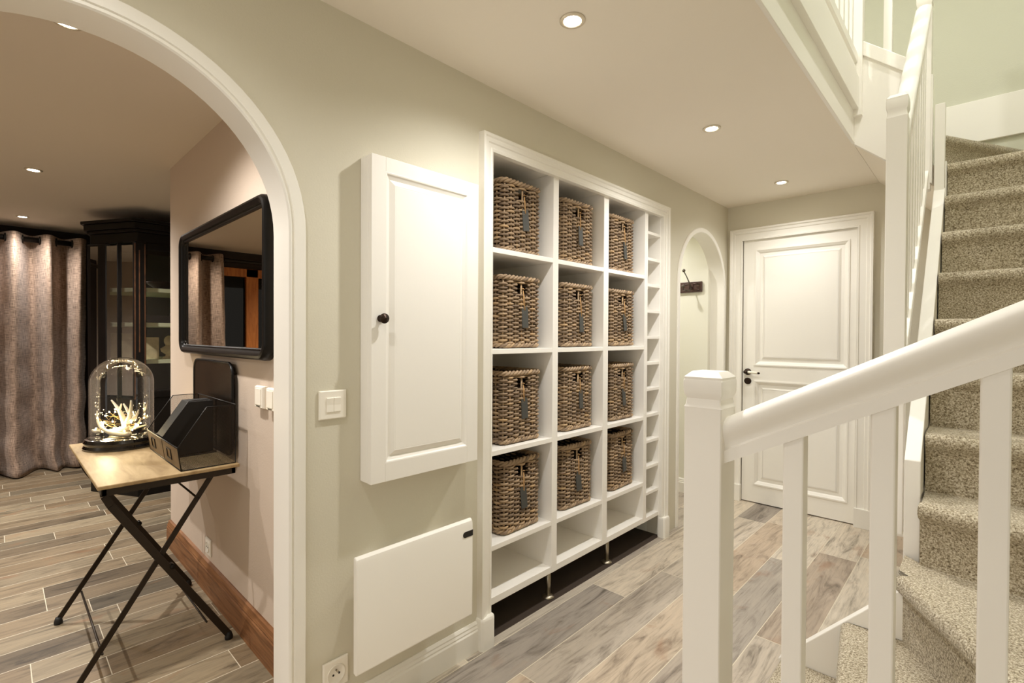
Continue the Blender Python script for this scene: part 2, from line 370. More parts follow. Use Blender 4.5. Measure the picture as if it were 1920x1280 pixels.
# baseboards
SK = [(0, 0), (.016, 0), (.016, .082), (.012, .088), (.013, .094), (.009, .102), (.010, .108), (.004, .118), (0, .118)]
def skirt_x0(y0, y1, name, m=m_trim):
    return struct(MB().loft([[(w_, y, z) for w_, z in SK] for y in (y0, y1)]).obj(name, m, auto=30))
skirt_x0(AC+AA+.052, 1.365, 'baseboard_left')
def skirt_y(x0, x1, y, name, m=m_trim, k=1.0, kz=1.0):
    return struct(MB().loft([[(x, y-w_*k, z*kz) for w_, z in SK] for x in (x0, x1)]).obj(name, m, auto=30))
skirt_y(.985, 1.32, YE, 'baseboard_end')
skirt_y(-1.3, XB, 3.95, 'baseboard_cloakroom')
WS = 1.05
struct(MB().loft([[(x, .74-w_, z) for w_, z in [(0, 0), (.022, 0), (.022, .115), (.018, .120), (.020, .126), (.014, .138), (.012, .150), (0, .155)]] for x in (MX, XB)]).obj('baseboard_mirror', m_skirt_wood, auto=30))

# ------------------------------------------------------------------ arch casings
ARCH = [(0, XB-.008), (0, .008), (.004, .013), (.008, .013), (.010, .009), (.014, .009), (.016, .014), (.047, .014), (.050, .010), (.050, .0005), (.0075, .0005), (.0075, XB-.008)]
def arch_path(cy, cz, a, b): return [(cy-a, 0)]+ell(cy, cz, a, b)+[(cy+a, 0)]
to_x = lambda y, z, w_: (w_, y, z)
struct(MB().sweep(arch_path(AC, AZ, AA, AB), ARCH, to_x).obj('trim_arch', m_trim, auto=35))
ARCH2 = [(0, XB-.004), (0, .006), (.004, .010), (.030, .010), (.034, .006), (.034, .0005), (.0075, .0005), (.0075, XB-.004)]
struct(MB().sweep(arch_path(NC, NZ, NA, NB), ARCH2, to_x).obj('trim_small_arch', m_trim, auto=35))

# ------------------------------------------------------------------ end door
CAS = [(0, 0), (0, .018), (.010, .020), (.014, .015), (.050, .017), (.055, .023), (.072, .024), (.078, .034), (.090, .034), (.092, .0)]
to_y = lambda x, z, w_: (x, YE-w_, z)
door = sroot('door_1')
MB().sweep([(EX0-.003, 0), (EX0-.003, 2.048), (EX1+.003, 2.048), (EX1+.003, 0)], CAS, to_y).obj('door_casing', m_trim, door, auto=30)
MB().box(EX0-.095, EX0, YE-.037, YE-.001, 0, .13).box(EX1, EX1+.097, YE-.037, YE-.001, 0, .13).obj('plinth_block', m_trim, door, bevel=.002)
def leaf(mb, x0, x1, z0, z1, panels, yf, t):
    """door leaf facing -y at yf with recessed, moulded, raised-and-fielded panels"""
    xs = [x0]; zs = [z0]
    px0, px1 = panels[0][0], panels[0][1]
    mb.box(x0, px0, yf, yf+t, z0, z1).box(px1, x1, yf, yf+t, z0, z1)
    zc = z0
    for _, _, a, b in panels:
        mb.box(px0, px1, yf, yf+t, zc, a); zc = b
    mb.box(px0, px1, yf, yf+t, zc, z1)
    for a0, a1, b0, b1 in panels:
        mb.box(a0, a1, yf+.014, yf+t-.004, b0, b1)
        to = lambda x, z, w_: (x, yf-w_, z)
        mb.sweep([(a0, b0), (a0, b1), (a1, b1), (a1, b0)], [(.002, .006), (-.008, .006), (-.014, .001), (-.022, -.004), (-.030, -.013), (.002, -.013)], to, True)
        i = .062
        mb.sweep([(a0+i, b0+i), (a0+i, b1-i), (a1-i, b1-i), (a1-i, b0+i)], [(.012, -.014), (0, -.005), (-.004, -.005), (-.004, -.014)], to, True)
        mb.box(a0+i+.003, a1-i-.003, yf+.005, yf+.016, b0+i+.003, b1-i-.003)
b = MB(); leaf(b, EX0+.001, EX1-.001, .008, 2.049, [(.212, .826, .145, .955), (.212, .826, 1.075, 1.972)], YE+.004, .038); b.obj('door_leaf', m_trim, door)
hy = YE+.004
hd = MB().lathe([(.001, 0), (.026, 0), (.026, -.006), (.018, -.011), (.010, -.014), (.010, -.05)], (.165, hy, 1.022), 1, 24)
hd.lathe([(.012, 0), (.014, .006), (.001, .03)], (.165-.012, hy-.05, 1.022), 0, 12).tube([(.150, hy-.05, 1.022), (.180, hy-.05, 1.022)], .010, 12).obj('door_handle', m_bronze, door, smooth=True)
for ob in [o for o in door.children if o.name.startswith('door_handle')]:
    g_ = MB().tube([(.180, hy-.05, 1.022), (.19, hy-.05, 1.022), (.225, hy-.05, 1.020), (.252, hy-.05, 1.018)], [.008, .010, .008, .010], 12).obj('handle_grip', m_porc, ob, smooth=True); g_['label'] = 'white porcelain grip'
    MB().tube([(.252, hy-.05, 1.018), (.262, hy-.05, 1.017), (.268, hy-.05, 1.017)], [.008, .008, .003], 12).obj('handle_tip', m_bronze, ob, smooth=True)
MB().lathe([(.001, 0), (.026, 0), (.026, -.006), (.020, -.010), (.012, -.009), (.001, -.009)], (.165, hy, .950), 1, 24).obj('keyhole_cover', m_bronze, door, smooth=True)

# ------------------------------------------------------------------ built-in shelving
# casing around the opening
UC = [(0, -.01), (0, .016), (.010, .020), (.014, .017), (.030, .019), (.034, .024), (.050, .026), (.055, .031), (.066, .031), (.068, 0)]
b = MB().sweep([(1.436, .0), (1.436, 2.058), (2.952, 2.058), (2.952, .0)], UC, to_x)
struct(b.obj('trim_shelving', m_trim, auto=30))
for nm, (y0, y1) in {'trim_block_near': (1.362, 1.440), 'trim_block_far': (2.948, 3.026)}.items():
    prof = [(y0, -.0), (y0, .03), (y0+.010, .040), (y1-.012, .042), (y1, .03), (y1, -.0)]
    q = MB(); rings = []
    for z, k in ((0, 1), (.118, 1), (.125, .97), (.130, .90)):
        rings.append([((w_)*k, (y0+y1)/2+(y-(y0+y1)/2)*k, z) for y, w_ in prof])
    struct(q.loft(rings).obj(nm, m_trim, auto=30))
XS, DEP = -.005, -.42
struct(MB().box(-.43, -.004, 1.40, 2.98, .0, .0012).obj('floor_under_shelving', mat('shaded_dark_subfloor', (58, 46, 36), .8)))  # dark bare floor, with the shade under the unit put into its colour
unit = thing('shelving_unit', 'white built-in shelving unit with square cubbies and a narrow slotted column on metal feet', 'shelves')
Z0, ZT = .141, 2.075
DV = [(1.861, 1.902), (2.300, 2.348), (2.752, 2.790)]
MB().box(DEP, XS, 1.410, 1.450, Z0, ZT).obj('side_panel', m_white, unit, .0015)
MB().box(DEP, XS, 2.950, 2.975, Z0, ZT).obj('side_panel', m_white, unit, .0015)
MB().box(DEP, XS, 1.410, 2.975, ZT, ZT+.02).obj('top_panel', m_white, unit, .0015)
MB().box(DEP-.012, DEP, 1.410, 2.975, Z0, ZT+.02).obj('back_panel', m_white, unit)
for a, c in DV: MB().box(DEP, XS, a, c, Z0, ZT).obj('divider', m_white, unit, .0015)
COLS = [(1.450, 1.861), (1.902, 2.300), (2.348, 2.752), (2.790, 2.950)]
BZ = [(1.646, 1.668), (1.213, 1.235), (.778, .800), (.372, .394), (Z0, .172)]
for a, c in COLS[:3]:
    for z0, z1 in BZ: MB().box(DEP, XS-.001, a, c, z0, z1).obj('shelf', m_white, unit, .0015)
for i in range(12):
    z = .150+.1625*i
    MB().box(DEP, XS-.001, 2.790, 2.950, z-.009 if i else Z0, z+.009 if i else .165).obj('shelf', m_white, unit, .001)
for y in (1.885, 2.41):
    lg = MB().lathe([(.013, .012), (.013, Z0)], (-.045, y, 0), 2, 16).obj('leg', m_chrome, unit, smooth=True)
    MB().lathe([(.001, 0), (.030, 0), (.030, .006), (.015, .014), (.001, .014)], (-.045, y, 0), 2, 20).obj('foot_pad', m_chrome, lg, smooth=True)
# plinth space walls
struct(MB().box(-.44, -.43, 1.38, 3.0, 0, 2.12).obj('wall_alcove_back', m_wall))
struct(MB().box(-.43, XB, 2.98, 3.0, 0, 2.12).obj('wall_alcove_far', m_cloak))
struct(MB().box(-.43, XB, 1.38, 1.40, 0, 2.12).obj('wall_alcove_near', m_cloak))

# ------------------------------------------------------------------ willow baskets
BW, BD, BH = .264, .33, .334
def rrect(hw, hd, r, n):
    """closed rounded rectangle: list of (point, outward normal) spaced evenly, starting mid front (+x side)"""
    segs = []; L = [2*(hw-r), PI*r/2, 2*(hd-r), PI*r/2, 2*(hw-r), PI*r/2, 2*(hd-r), PI*r/2]
    tot = sum(L); out = []
    for i in range(n):
        s = (tot*i/n+L[0]/2) % tot; k = 0
        while s > L[k]: s -= L[k]; k += 1
        f = s/L[k]
        # front edge is at x=+hd running along y from -hw to +hw
        if k == 0: p = (hd, -hw+r+s); nn = (1, 0)
        elif k == 1: t = f*PI/2; p = (hd-r+r*math.cos(t), hw-r+r*math.sin(t)); nn = (math.cos(t), math.sin(t))
        elif k == 2: p = (hd-r-s, hw); nn = (0, 1)
        elif k == 3: t = PI/2+f*PI/2; p = (-hd+r+r*math.cos(t), hw-r+r*math.sin(t)); nn = (math.cos(t), math.sin(t))
        elif k == 4: p = (-hd, hw-r-s); nn = (-1, 0)
        elif k == 5: t = PI+f*PI/2; p = (-hd+r+r*math.cos(t), -hw+r+r*math.sin(t)); nn = (math.cos(t), math.sin(t))
        elif k == 6: p = (-hd+r+s, -hw); nn = (0, -1)
        else: t = 1.5*PI+f*PI/2; p = (hd-r+r*math.cos(t), -hw+r+r*math.sin(t)); nn = (math.cos(t), math.sin(t))
        out.append((p, nn))
    return out
NST, SUBN = 28, 6
def basket_meshes(seed):
    rnd = random.Random(seed)
    hw, hd, r = BW/2-.008, BD/2-.008, .028
    P_ = rrect(hw, hd, r, NST*SUBN)
    b = MB(); b.attr = []
    # stakes at every SUBN-th point (index 0 is mid front)
    for k in range(NST):
        (px, py), (nx, ny) = P_[k*SUBN]
        jig = rnd.uniform(-.002, .002)
        tone = rnd.uniform(.5, 1)
        if k in (1, NST-1): b.tube([(px, py+jig, .01), (px, py, BH*.5), (px, py, BH-.088)], .0046, 6, a=tone)
        else: b.tube([(px, py+jig, .01), (px, py, BH*.5), (px, py-jig, BH-.012)], .0048, 6, a=tone)
    pitch = .0098; rows = int((BH-.048)/pitch)
    for j in range(rows):
        z = .027+pitch*j
        slot = BH-.086 < z < BH-.034
        pts = []; base = rnd.uniform(0, .75)
        amp = .0076
        n_ = NST*SUBN
        ph = j % 2
        idxs = list(range(n_))
        if slot:      # hand-hold: the row is broken across the middle of the front
            idxs = list(range(SUBN, n_-SUBN+1))
        seg = []; rr = []
        for i in idxs:
            (px, py), (nx, ny) = P_[i]
            s_ = math.cos(PI*(i/SUBN)+PI*ph)
            o_ = amp*s_
            seg.append((px+nx*o_, py+ny*o_, z+.0008*math.sin(PI*(i/SUBN)+j*1.3)+.0012*math.sin(i*.11+j*2.1)+rnd.uniform(-.0003, .0003)))
            rr.append(.0049+.0010*s_)
        # split the row into a few rods of different tone
        if slot: b.tube(seg, rr, 6, a=base)
        else:
            cut = 7; st = rnd.randrange(n_); L_ = n_//cut
            for q in range(cut):
                ids = [(st+q*L_+t) % n_ for t in range(L_+2 if q < cut-1 else n_-L_*(cut-1)+1)]
                b.tube([seg[t] for t in ids], [rr[t] for t in ids], 6, a=min(1, max(0, base+rnd.uniform(-.3, .3))))
    # twisted bands at the foot and twisted rim
    def band(z, rad, off, turns, m, strands=3):
        n_ = 220; Q = rrect(hw+m, hd+m, r, n_)
        for s_ in range(strands):
            pts = []
            for i in range(n_):
                (px, py), (nx, ny) = Q[i]; t = 2*PI*turns*i/n_+2*PI*s_/strands
                o_ = off*math.cos(t); pts.append((px+nx*o_, py+ny*o_, z+off*.9*math.sin(t)))
            for q in range(5):
                a0 = q*44; ids = [(a0+t) % n_ for t in range(46)]
                b.tube([pts[t] for t in ids], rad, 6, a=rnd.uniform(.1, .85))
    band(.014, .0062, .0065, 16, .001)
    # liner: added dark sheet standing in for the shade between the rods
    rim = MB(); rim.attr = []
    b2 = b; b = rim
    band(BH-.013, .0068, .0075, 15, .002)
    b = b2
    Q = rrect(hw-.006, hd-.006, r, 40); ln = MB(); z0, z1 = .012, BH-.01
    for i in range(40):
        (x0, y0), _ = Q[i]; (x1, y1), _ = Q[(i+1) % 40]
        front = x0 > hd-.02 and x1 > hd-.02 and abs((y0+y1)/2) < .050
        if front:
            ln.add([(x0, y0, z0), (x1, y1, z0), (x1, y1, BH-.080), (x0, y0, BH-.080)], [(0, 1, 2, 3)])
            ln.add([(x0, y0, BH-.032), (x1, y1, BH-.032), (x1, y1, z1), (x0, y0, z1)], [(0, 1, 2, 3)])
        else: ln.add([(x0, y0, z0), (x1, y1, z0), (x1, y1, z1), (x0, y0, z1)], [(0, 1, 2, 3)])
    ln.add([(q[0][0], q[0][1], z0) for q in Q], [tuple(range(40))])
    return b, rim, ln
def make_basket(seed):
    root = thing('wicker_basket', 'x', 'basket', 'square willow baskets in the shelving cubbies')
    b, rim, ln = basket_meshes(seed)
    o = b.obj('woven_body', m_wicker, root, smooth=True)
    rim.obj('braided_rim', m_wicker, root, smooth=True)
    ln.obj('gap_shade_sheet', m_gap_shade, root)
    return root
protos = [make_basket(11), make_basket(23)]
def tag_meshes(kind):
    b = MB(); w2, h = .0195, .100
    if kind == 'clip': poly = [(-w2, 0), (w2, 0), (w2, h-.012), (w2-.010, h), (-w2+.010, h), (-w2, h-.012)]
    elif kind == 'point': w2 = .0235; poly = [(-w2, .0), (w2, .0), (w2+.002, h-.030), (.006, h), (-.006, h), (-w2-.002, h-.030)]
    else: poly = [(-w2, 0), (w2, 0), (w2, h), (-w2, h)]
    return b.prism(poly, 0, -.0015, .0015)
slate = {k: tag_meshes(k).obj('slate_tag', m_slate) for k in ('rect', 'clip', 'point')}
tw = MB().tube([(.0, .0, .0), (.001, -.004, -.04), (.001, -.002, -.075)], .0016, 6).tube([(0, .001, 0), (.001, .004, -.03), (.001, .001, -.075)], .0016, 6).tube([(-.004, -.006, .004), (.004, -.003, .008), (.004, .004, .004), (-.004, .006, .006)], .0016, 6)
twine0 = tw.obj('twine', m_twine, smooth=True)
RZ = [1.668, 1.235, .800, .394]; RN = ['top', 'second', 'third', 'bottom']; CN = ['left', 'middle', 'right']; CYS = [1.686, 2.130, 2.576]
# (tag kind, sideways, drop below the hand-hold, swing, basket yaw, forward shift)
TG = {(0, 0): ('rect', .012, .150, .04, 2, 0), (0, 1): ('rect', .006, .158, 0, -2, 0), (0, 2): ('rect', .010, .175, 0, 1, -.005),
      (1, 0): ('clip', .012, .165, 0, 0, 0), (1, 1): ('clip', .012, .180, 0, 1, 0), (1, 2): ('clip', .010, .168, .08, -1, 0),
      (2, 0): ('clip', .008, .150, 0, 0, .004), (2, 1): ('clip', .012, .150, 0, 2, 0), (2, 2): ('clip', .004, .175, .05, 0, 0),
      (3, 0): ('clip', .004, .160, .06, 3, .004), (3, 1): ('point', .004, .175, .05, -2, .0), (3, 2): ('point', .008, .165, 0, 3, .0)}
first = {0: True, 1: True}
ycols = {'left': 'left column beside the wall cabinet', 'middle': 'middle column', 'right': 'right column beside the narrow slots'}
for r_ in range(4):
    for c_ in range(3):
        k = (r_*3+c_) % 2
        o = protos[k] if first[k] else dup(protos[k]); 
        if not first[k]:
            for ch in list(o.children):
                if ch.name.startswith(('slate_tag', 'twine')): bpy.data.objects.remove(ch)
        first[k] = False
        kind, sy, drop, sw, yaw, fx = TG[(r_, c_)]
        o.location = (-.045-BD/2+fx, CYS[c_], RZ[r_]+.0005); o.rotation_euler = (0, 0, math.radians(yaw*.6))
        desc = {'rect': 'plain rectangular slate tag', 'clip': 'slate tag with clipped corners', 'point': 'pointed slate tag'}[kind]
        extra = ' and a white paper on top' if (r_, c_) == (3, 2) else ''
        o['label'] = 'willow basket with %s, %s row, %s' % (desc, RN[r_], ycols[CN[c_]])
        t_ = slate[kind].copy(); C.objects.link(t_); t_.parent = o; t_.location = (BD/2+.008, sy, BH-.075-drop+.075); t_.rotation_euler = (sw, math.radians(-3), math.radians(6 if c_ else -4))
        q = twine0.copy(); C.objects.link(q); q.parent = o; q.location = (BD/2+.004, 0, BH-.068); q.rotation_euler = (math.atan2(sy, .09), 0, 0); q.scale = (1, 1, (drop-.085+.012)/.075)
        t_.location.z = BH-.068-(drop-.085+.012)-.080
for o in list(slate.values())+[twine0]: bpy.data.objects.remove(o)
tag(onto(MB().loft([[(-.205-.075*i/6, y, .60+.155*i/6+.01*math.sin(i*.9)) for y in (2.49, 2.655)] for i in range(7)], False, False).obj('paper_sheet', m_plastic), (-.15, 2.56, .71)), 'white sheet sticking out of the bottom right willow basket', 'paper')

# ------------------------------------------------------------------ meter cupboard on the left wall
cabn = thing('wall_cabinet', 'white wall-hung cupboard with a raised panel door and round dark knob', 'cabinet', loc=(.035, 1.07, .805))
def rel(o, root): o.parent = root; o.matrix_parent_inverse = Matrix.Translation(-root.location); return o
cd, cy0, cy1, cz0, cz1 = .071, .838, 1.303, .805, 1.879
rel(MB().box(.001, cd-.022, cy0+.0005, cy1-.0005, cz0+.0005, cz1-.0005).obj('cabinet_box', m_white, bevel=.002), cabn)
b = MB()
a0, a1, b0, b1 = .891, 1.250, .867, 1.829; xf = cd
b.box(xf-.021, xf, cy0, a0, cz0, cz1).box(xf-.021, xf, a1, cy1, cz0, cz1).box(xf-.021, xf, a0, a1, cz0, b0).box(xf-.021, xf, a0, a1, b1, cz1)
b.box(xf-.020, xf-.012, a0, a1, b0, b1)
tox = lambda y, z, w_: (xf+w_, y, z)
b.sweep([(a0, b0), (a0, b1), (a1, b1), (a1, b0)], [(.002, .0005), (-.004, -.001), (-.008, -.005), (-.020, -.011), (.002, -.012)], tox, True)
i_ = .036
b.sweep([(a0+i_, b0+i_), (a0+i_, b1-i_), (a1-i_, b1-i_), (a1-i_, b0+i_)], [(.020, -.012), (0, -.002), (-.004, -.002), (-.004, -.012)], tox, True)
b.box(xf-.013, xf-.002, a0+i_+.003, a1-i_-.003, b0+i_+.003, b1-i_-.003)
dr = rel(b.obj('door', m_white, bevel=.0015), cabn)
kn = MB().lathe([(.001, 0), (.012, 0), (.012, .004), (.006, .008), (.006, .016), (.014, .019), (.017, .024), (.016, .028), (.011, .029), (.010, .031), (.004, .032), (.003, .035), (.001, .035)], (xf, .871, 1.346), 0, 24).obj('knob', m_bronze, smooth=True)
kn.parent = dr

# ------------------------------------------------------------------ electric panel heater
ht = thing('panel_heater', 'white flat electric panel heater low on the wall under the cupboard', 'heater', loc=(.05, 1.01, .225))
hx = .100; prof = [(.030, .230), (.030, .590)]
body = [(.080, .228), (hx-.004, .225), (hx, .229), (hx, .575), (hx-.003, .588), (hx-.010, .595), (.084, .596), (.080, .590)]
rel(MB().loft([[(x, y, z) for x, z in body] for y in (.772, 1.255)]).obj('front_panel', m_heater, bevel=.003, auto=30), ht)
rel(MB().box(.034, .080, .822, 1.205, .27, .55).obj('heater_body', m_heater, bevel=.003), ht)
for ya in (.85, 1.12): rel(MB().box(.001, .036, ya, ya+.05, .28, .54).obj('wall_bracket', m_heater), ht)
pl = [(1.216+.012*(1-math.cos(t))-.0, .542+.012*math.sin(t)) for t in [PI*.5+PI*k/8 for k in range(9)]]
dpoly = [(1.2165-.011*math.sin(PI*k/8), .5425+.011*math.cos(PI*k/8)) for k in range(9)]+[(1.2545, .5315), (1.2545, .5535)]
rel(MB().prism(dpoly, 0, hx-.002, hx+.0012).obj('control_display', m_black), ht)

# ------------------------------------------------------------------ switches and sockets
def plate_x(name, label, y0, y1, z0, z1, x0=0):
    t = thing(name, label, 'switch' if 'switch' in name else 'socket', loc=(x0+.003, (y0+y1)/2, (z0+z1)/2))
    rel(MB().loft([[(x0+w_, (y0+y1)/2+sy*((y1-y0)/2-i), (z0+z1)/2+sz*((z1-z0)/2-i)) for sy, sz in ((-1, -1), (1, -1), (1, 1), (-1, 1))] for w_, i in ((.0005, .001), (.006, 0), (.010, .003))]).obj('cover_plate', m_plastic, bevel=.001), t)
    return t
t = plate_x('light_switch', 'white square double rocker light switch between the arch and the cupboard', .694, .786, 1.024, 1.116)
for k in range(2):
    y = .717+k*.024
    rel(MB().prism([(.010, 1.046), (.0135, 1.048), (.0125, 1.070), (.0150, 1.092), (.010, 1.094)], 1, y, y+.0232).obj('rocker', m_plastic, bevel=.001), t)
t = plate_x('wall_socket', 'white round-well power socket at the foot of the left wall beside the heater', .708, .794, .158, .250)
rel(MB().lathe([(.031, .010), (.031, .0125), (.028, .0125), (.026, .0105), (.001, .0105)], (0, .751, .204), 0, 32).obj('socket_well', m_plastic, smooth=True), t)
q = MB(); [q.lathe([(.001, .0106), (.0035, .0106), (.0035, .0112), (.001, .0112)], (0, .751+dy, .204), 0, 12) for dy in (-.010, .010)]
rel(q.obj('pin_hole', m_black), t)
rel(MB().tube([(.010, .751, .217), (.022, .751, .217)], .0028, 10).obj('earth_pin', m_chrome, smooth=True), t)
def plate_y(name, label, x0, x1, z0, z1, cat, th=.012):
    t = thing(name, label, cat, loc=((x0+x1)/2, .738, (z0+z1)/2)); y = .74; xm, zm = (x0+x1)/2, (z0+z1)/2
    rel(MB().loft([[(xm+sx*((x1-x0)/2-i), y-w_, zm+sz*((z1-z0)/2-i)) for sx, sz in ((-1, -1), (1, -1), (1, 1), (-1, 1))] for w_, i in ((.0005, .001), (th*.6, 0), (th, .004))]).obj('cover_plate', m_plastic, bevel=.0015), t)
    return t, xm, zm, y-th
t, xm, zm, y = plate_y('light_switch', 'white wall switch on the taupe wall, the one nearer the mirror', -.618, -.532, 1.000, 1.088, 'switch', .022)
rel(MB().box(xm-.030, xm+.030, y-.003, y, zm-.030, zm+.034).obj('rocker', m_plastic, bevel=.001), t)
rel(MB().box(xm-.018, xm+.018, y-.0012, y, zm-.038, zm-.034).obj('indicator_strip', m_bronze), t)
t, xm, zm, y = plate_y('light_switch', 'white wall switch on the taupe wall, the one half hidden by the arch', -.498, -.412, 1.000, 1.088, 'switch', .022)
rel(MB().box(xm-.030, xm+.030, y-.003, y, zm-.030, zm+.034).obj('rocker', m_plastic, bevel=.001), t)
rel(MB().box(xm-.018, xm+.018, y-.0012, y, zm-.038, zm-.034).obj('indicator_strip', m_bronze), t)
t, xm, zm, y = plate_y('wall_socket', 'white power socket above the wooden skirting under the folding table', -1.345, -1.262, .185, .268, 'socket', .010)
rel(MB().lathe([(.028, 0), (.028, -.003), (.025, -.003), (.024, -.001), (.001, -.001)], (xm, y, zm), 1, 28).obj('socket_well', m_plastic, smooth=True), t)
q = MB(); [q.lathe([(.001, 0), (.0035, 0), (.0035, -.0016), (.001, -.0016)], (xm+d_, y-.0005, zm), 1, 10) for d_ in (-.01, .01)]
rel(q.obj('pin_hole', m_black), t)

# ------------------------------------------------------------------ coat hook through the small arch
hk = thing('coat_hook', 'dark carved wooden plate with an iron coat hook on the cloakroom wall', 'hook', loc=(-.25, 3.945, 1.70))
b = MB().box(-.405, -.146, 3.932, 3.949, 1.657, 1.742)
for xc in (-.355, -.275, -.190): b.sweep([(xc-.030, 1.672), (xc-.030, 1.728), (xc+.030, 1.728), (xc+.030, 1.672)], [(0, 0), (0, .005), (-.006, .005), (-.006, 0)], lambda x, z, w_: (x, 3.932-w_, z), True)
rel(b.obj('backplate', m_plate_wood, bevel=.002), hk)
hkm = rel(MB().tube([(-.225, 3.931, 1.690), (-.225, 3.905, 1.705), (-.232, 3.880, 1.745), (-.245, 3.868, 1.785), (-.255, 3.850, 1.815)], [.007, .0055, .0045, .004, .004], 10)
    .sphere((-.257, 3.846, 1.828), .013, 16, 12).tube([(-.225, 3.931, 1.690), (-.232, 3.900, 1.672), (-.250, 3.870, 1.672), (-.262, 3.855, 1.690)], [.006, .005, .005, .005], 10).sphere((-.264, 3.850, 1.702), .014, 16, 12).obj('hook', mat('grey_cast_iron', (96, 88, 78), .45, .7), smooth=True), hk)

# ------------------------------------------------------------------ staircase
RISE = .195
stair = thing('staircase', 'winding white staircase with speckled beige carpet rising on the right', 'staircase')
def step(poly, z, h=RISE, name='carpeted_step', extra=.03):
    """poly[0]->poly[1] is the front edge, seen from outside; rest goes round the tread"""
    P0, P1 = Vector(poly[0]), Vector(poly[1]); d = (P1-P0).normalized(); n = Vector((d.y, -d.x))
    cen = sum((Vector(p) for p in poly), Vector((0, 0)))/len(poly)
    if (cen-P0).dot(n) > 0: n = -n
    pr = [(0, z-h-.0), (0, z-.062), (.006, z-.052), (.018, z-.044), (.024, z-.032), (.024, z-.018), (.018, z-.006), (.006, z), (-.015, z)]
    b = MB(); ra = [tuple(P0+n*o)+(q,) for o, q in pr]; rb = [tuple(P1+n*o)+(q,) for o, q in pr]; k = len(pr); m = len(poly)
    zb = z-h
    v = ra+rb+[(p[0], p[1], z) for p in poly[2:]]+[(p[0], p[1], zb) for p in poly[2:]]
    f = [(i, i+1, k+i+1, k+i) for i in range(k-1)]
    e = m-2; T = lambda j: 2*k+j; B = lambda j: 2*k+e+j
    f.append(tuple([k-1, 2*k-1]+[T(j) for j in range(e)]))                      # tread
    f.append(tuple([0]+[B(j) for j in range(e-1, -1, -1)]+[k]))                # underside
    f.append(tuple([k+i for i in range(k)]+[T(0), B(0)]))                       # far side
    for j in range(e-1): f.append((T(j), T(j+1), B(j+1), B(j)))
    f.append(tuple([k-1-i for i in range(k)]+[B(e-1), T(e-1)]))                 # near side
    b.add(v, f); return b.obj(name, m_carpet, stair, auto=50)
YR, YF = 1.172, 1.86        # first flight between the rail side and the far string
XI, XO = 1.362, XR-.002     # main flight between the inner string and the right wall
r4a, r4b = (1.364, 1.985), (XO, 1.78)
step([(1.03, YF), (1.04, YR), (XO, YR), (XO, YF)], RISE)
step([(1.205, YF), (1.302, YR), (XO, YR), (XO, YF)], 2*RISE)
step([(1.336, YF), (1.72, YR), (XO, YR), (XO, 2.0), (1.364, 2.0), (1.322, 2.043), (1.322, 1.90)], 3*RISE)
GO = .18; Y5 = 2.15
step([r4a, r4b, (XO, Y5+.03), (1.364, Y5+.03)], 4*RISE)
for k in range(5, 12):
    y = Y5+GO*(k-5); ye = y+GO+.03 if k < 11 else YE-.002
    step([(XI+.002, y), (XO, y), (XO, ye), (XI+.002, ye)], k*RISE)
step([(1.326, 3.37), (1.70, 4.06), (1.70, YE-.002), (1.326, YE-.002)], 12*RISE)
MB().box(1.320, 1.362, 3.202, YE-.03, 1.7, 11*RISE+.01).obj('string_board', m_white, stair)
step([(1.20, 3.23), (1.20, YE-.03), (1.0, YE-.03), (1.0, 3.23)][::-1] and [(1.22, YE-.03), (1.22, 3.225), (1.0, 3.225), (1.0, YE-.03)], 13*RISE)
def piece(b, name, bevel=.0025, m=m_white): return b.obj(name, m, stair, bevel)
# inner string of the main flight, its upper post, far string and near string of the first flight
piece(MB().prism([(2.045, .40), (2.045, .895), (3.15, 2.015), (3.15, 1.45)], 0, 1.318, 1.360), 'string_board')
piece(MB().box(1.319, 1.357, 3.14, 3.20, 1.7, 2.42), 'string_post')
piece(MB().prism([(1.0, .0), (1.0, .185), (1.345, .555), (1.345, 0)], 1, YF+.002, YF+.042), 'string_board')
piece(MB().box(1.319, 1.359, YF+.044, 2.045, 0, .56), 'string_foot')
piece(MB().prism([(1.09, 0), (1.09, .28), (XO, .90), (XO, 0)], 1, 1.130, 1.170), 'string_board')
# wall string of the winders on the end wall
piece(MB().box(1.30, XO, YE-.022, YE-.001, 2.468, 2.716), 'wall_string')
# upper flight: string board facing the hall, soffit
sl = -.86
up_z = lambda x: 2.325+sl*(x-OPX)
piece(MB().prism([(OPX+.001, up_z(OPX)), (1.31, up_z(1.31)), (1.31, up_z(1.31)+.53), (OPX+.001, up_z(OPX)+.53)], 1, OPY+.0005, OPY+.035), 'string_board')
piece(MB().prism([(OPX+.002, up_z(OPX)+.004), (1.316, up_z(1.316)), (1.316, up_z(1.316)+.1), (OPX+.002, up_z(OPX)+.1)], 1, OPY+.037, YE-.002), 'soffit', 0, m_ceil)
def newel(x0, x1, y0, y1, z0, z1, name='newel_post'):
    cx, cy = (x0+x1)/2, (y0+y1)/2; hx_, hy_ = (x1-x0)/2, (y1-y0)/2
    ch = .12
    def ring(z, k, a=0): 
        X, Y_ = hx_*k, hy_*k; c = .05*X
        return [(cx+sx*X-(c*sx if e else 0), cy+sy*Y_-(0 if e else c*sy), z) for sx, sy, e in ((-1, -1, 0), (-1, -1, 1), (1, -1, 1), (1, -1, 0), (1, 1, 0), (1, 1, 1), (-1, 1, 1), (-1, 1, 0))]
    S = [(z0, 1), (z1-.088, 1), (z1-.082, 1.02), (z1-.076, .95), (z1-.062, .91), (z1-.052, 1.02), (z1-.046, 1.05), (z1-.022, 1.06), (z1-.018, 1.02), (z1-.013, 1.03), (z1-.009, .94), (z1-.002, .76), (z1, .70)]
    return MB().loft([ring(z, k) for z, k in S]).obj(name, m_white, stair, auto=25)
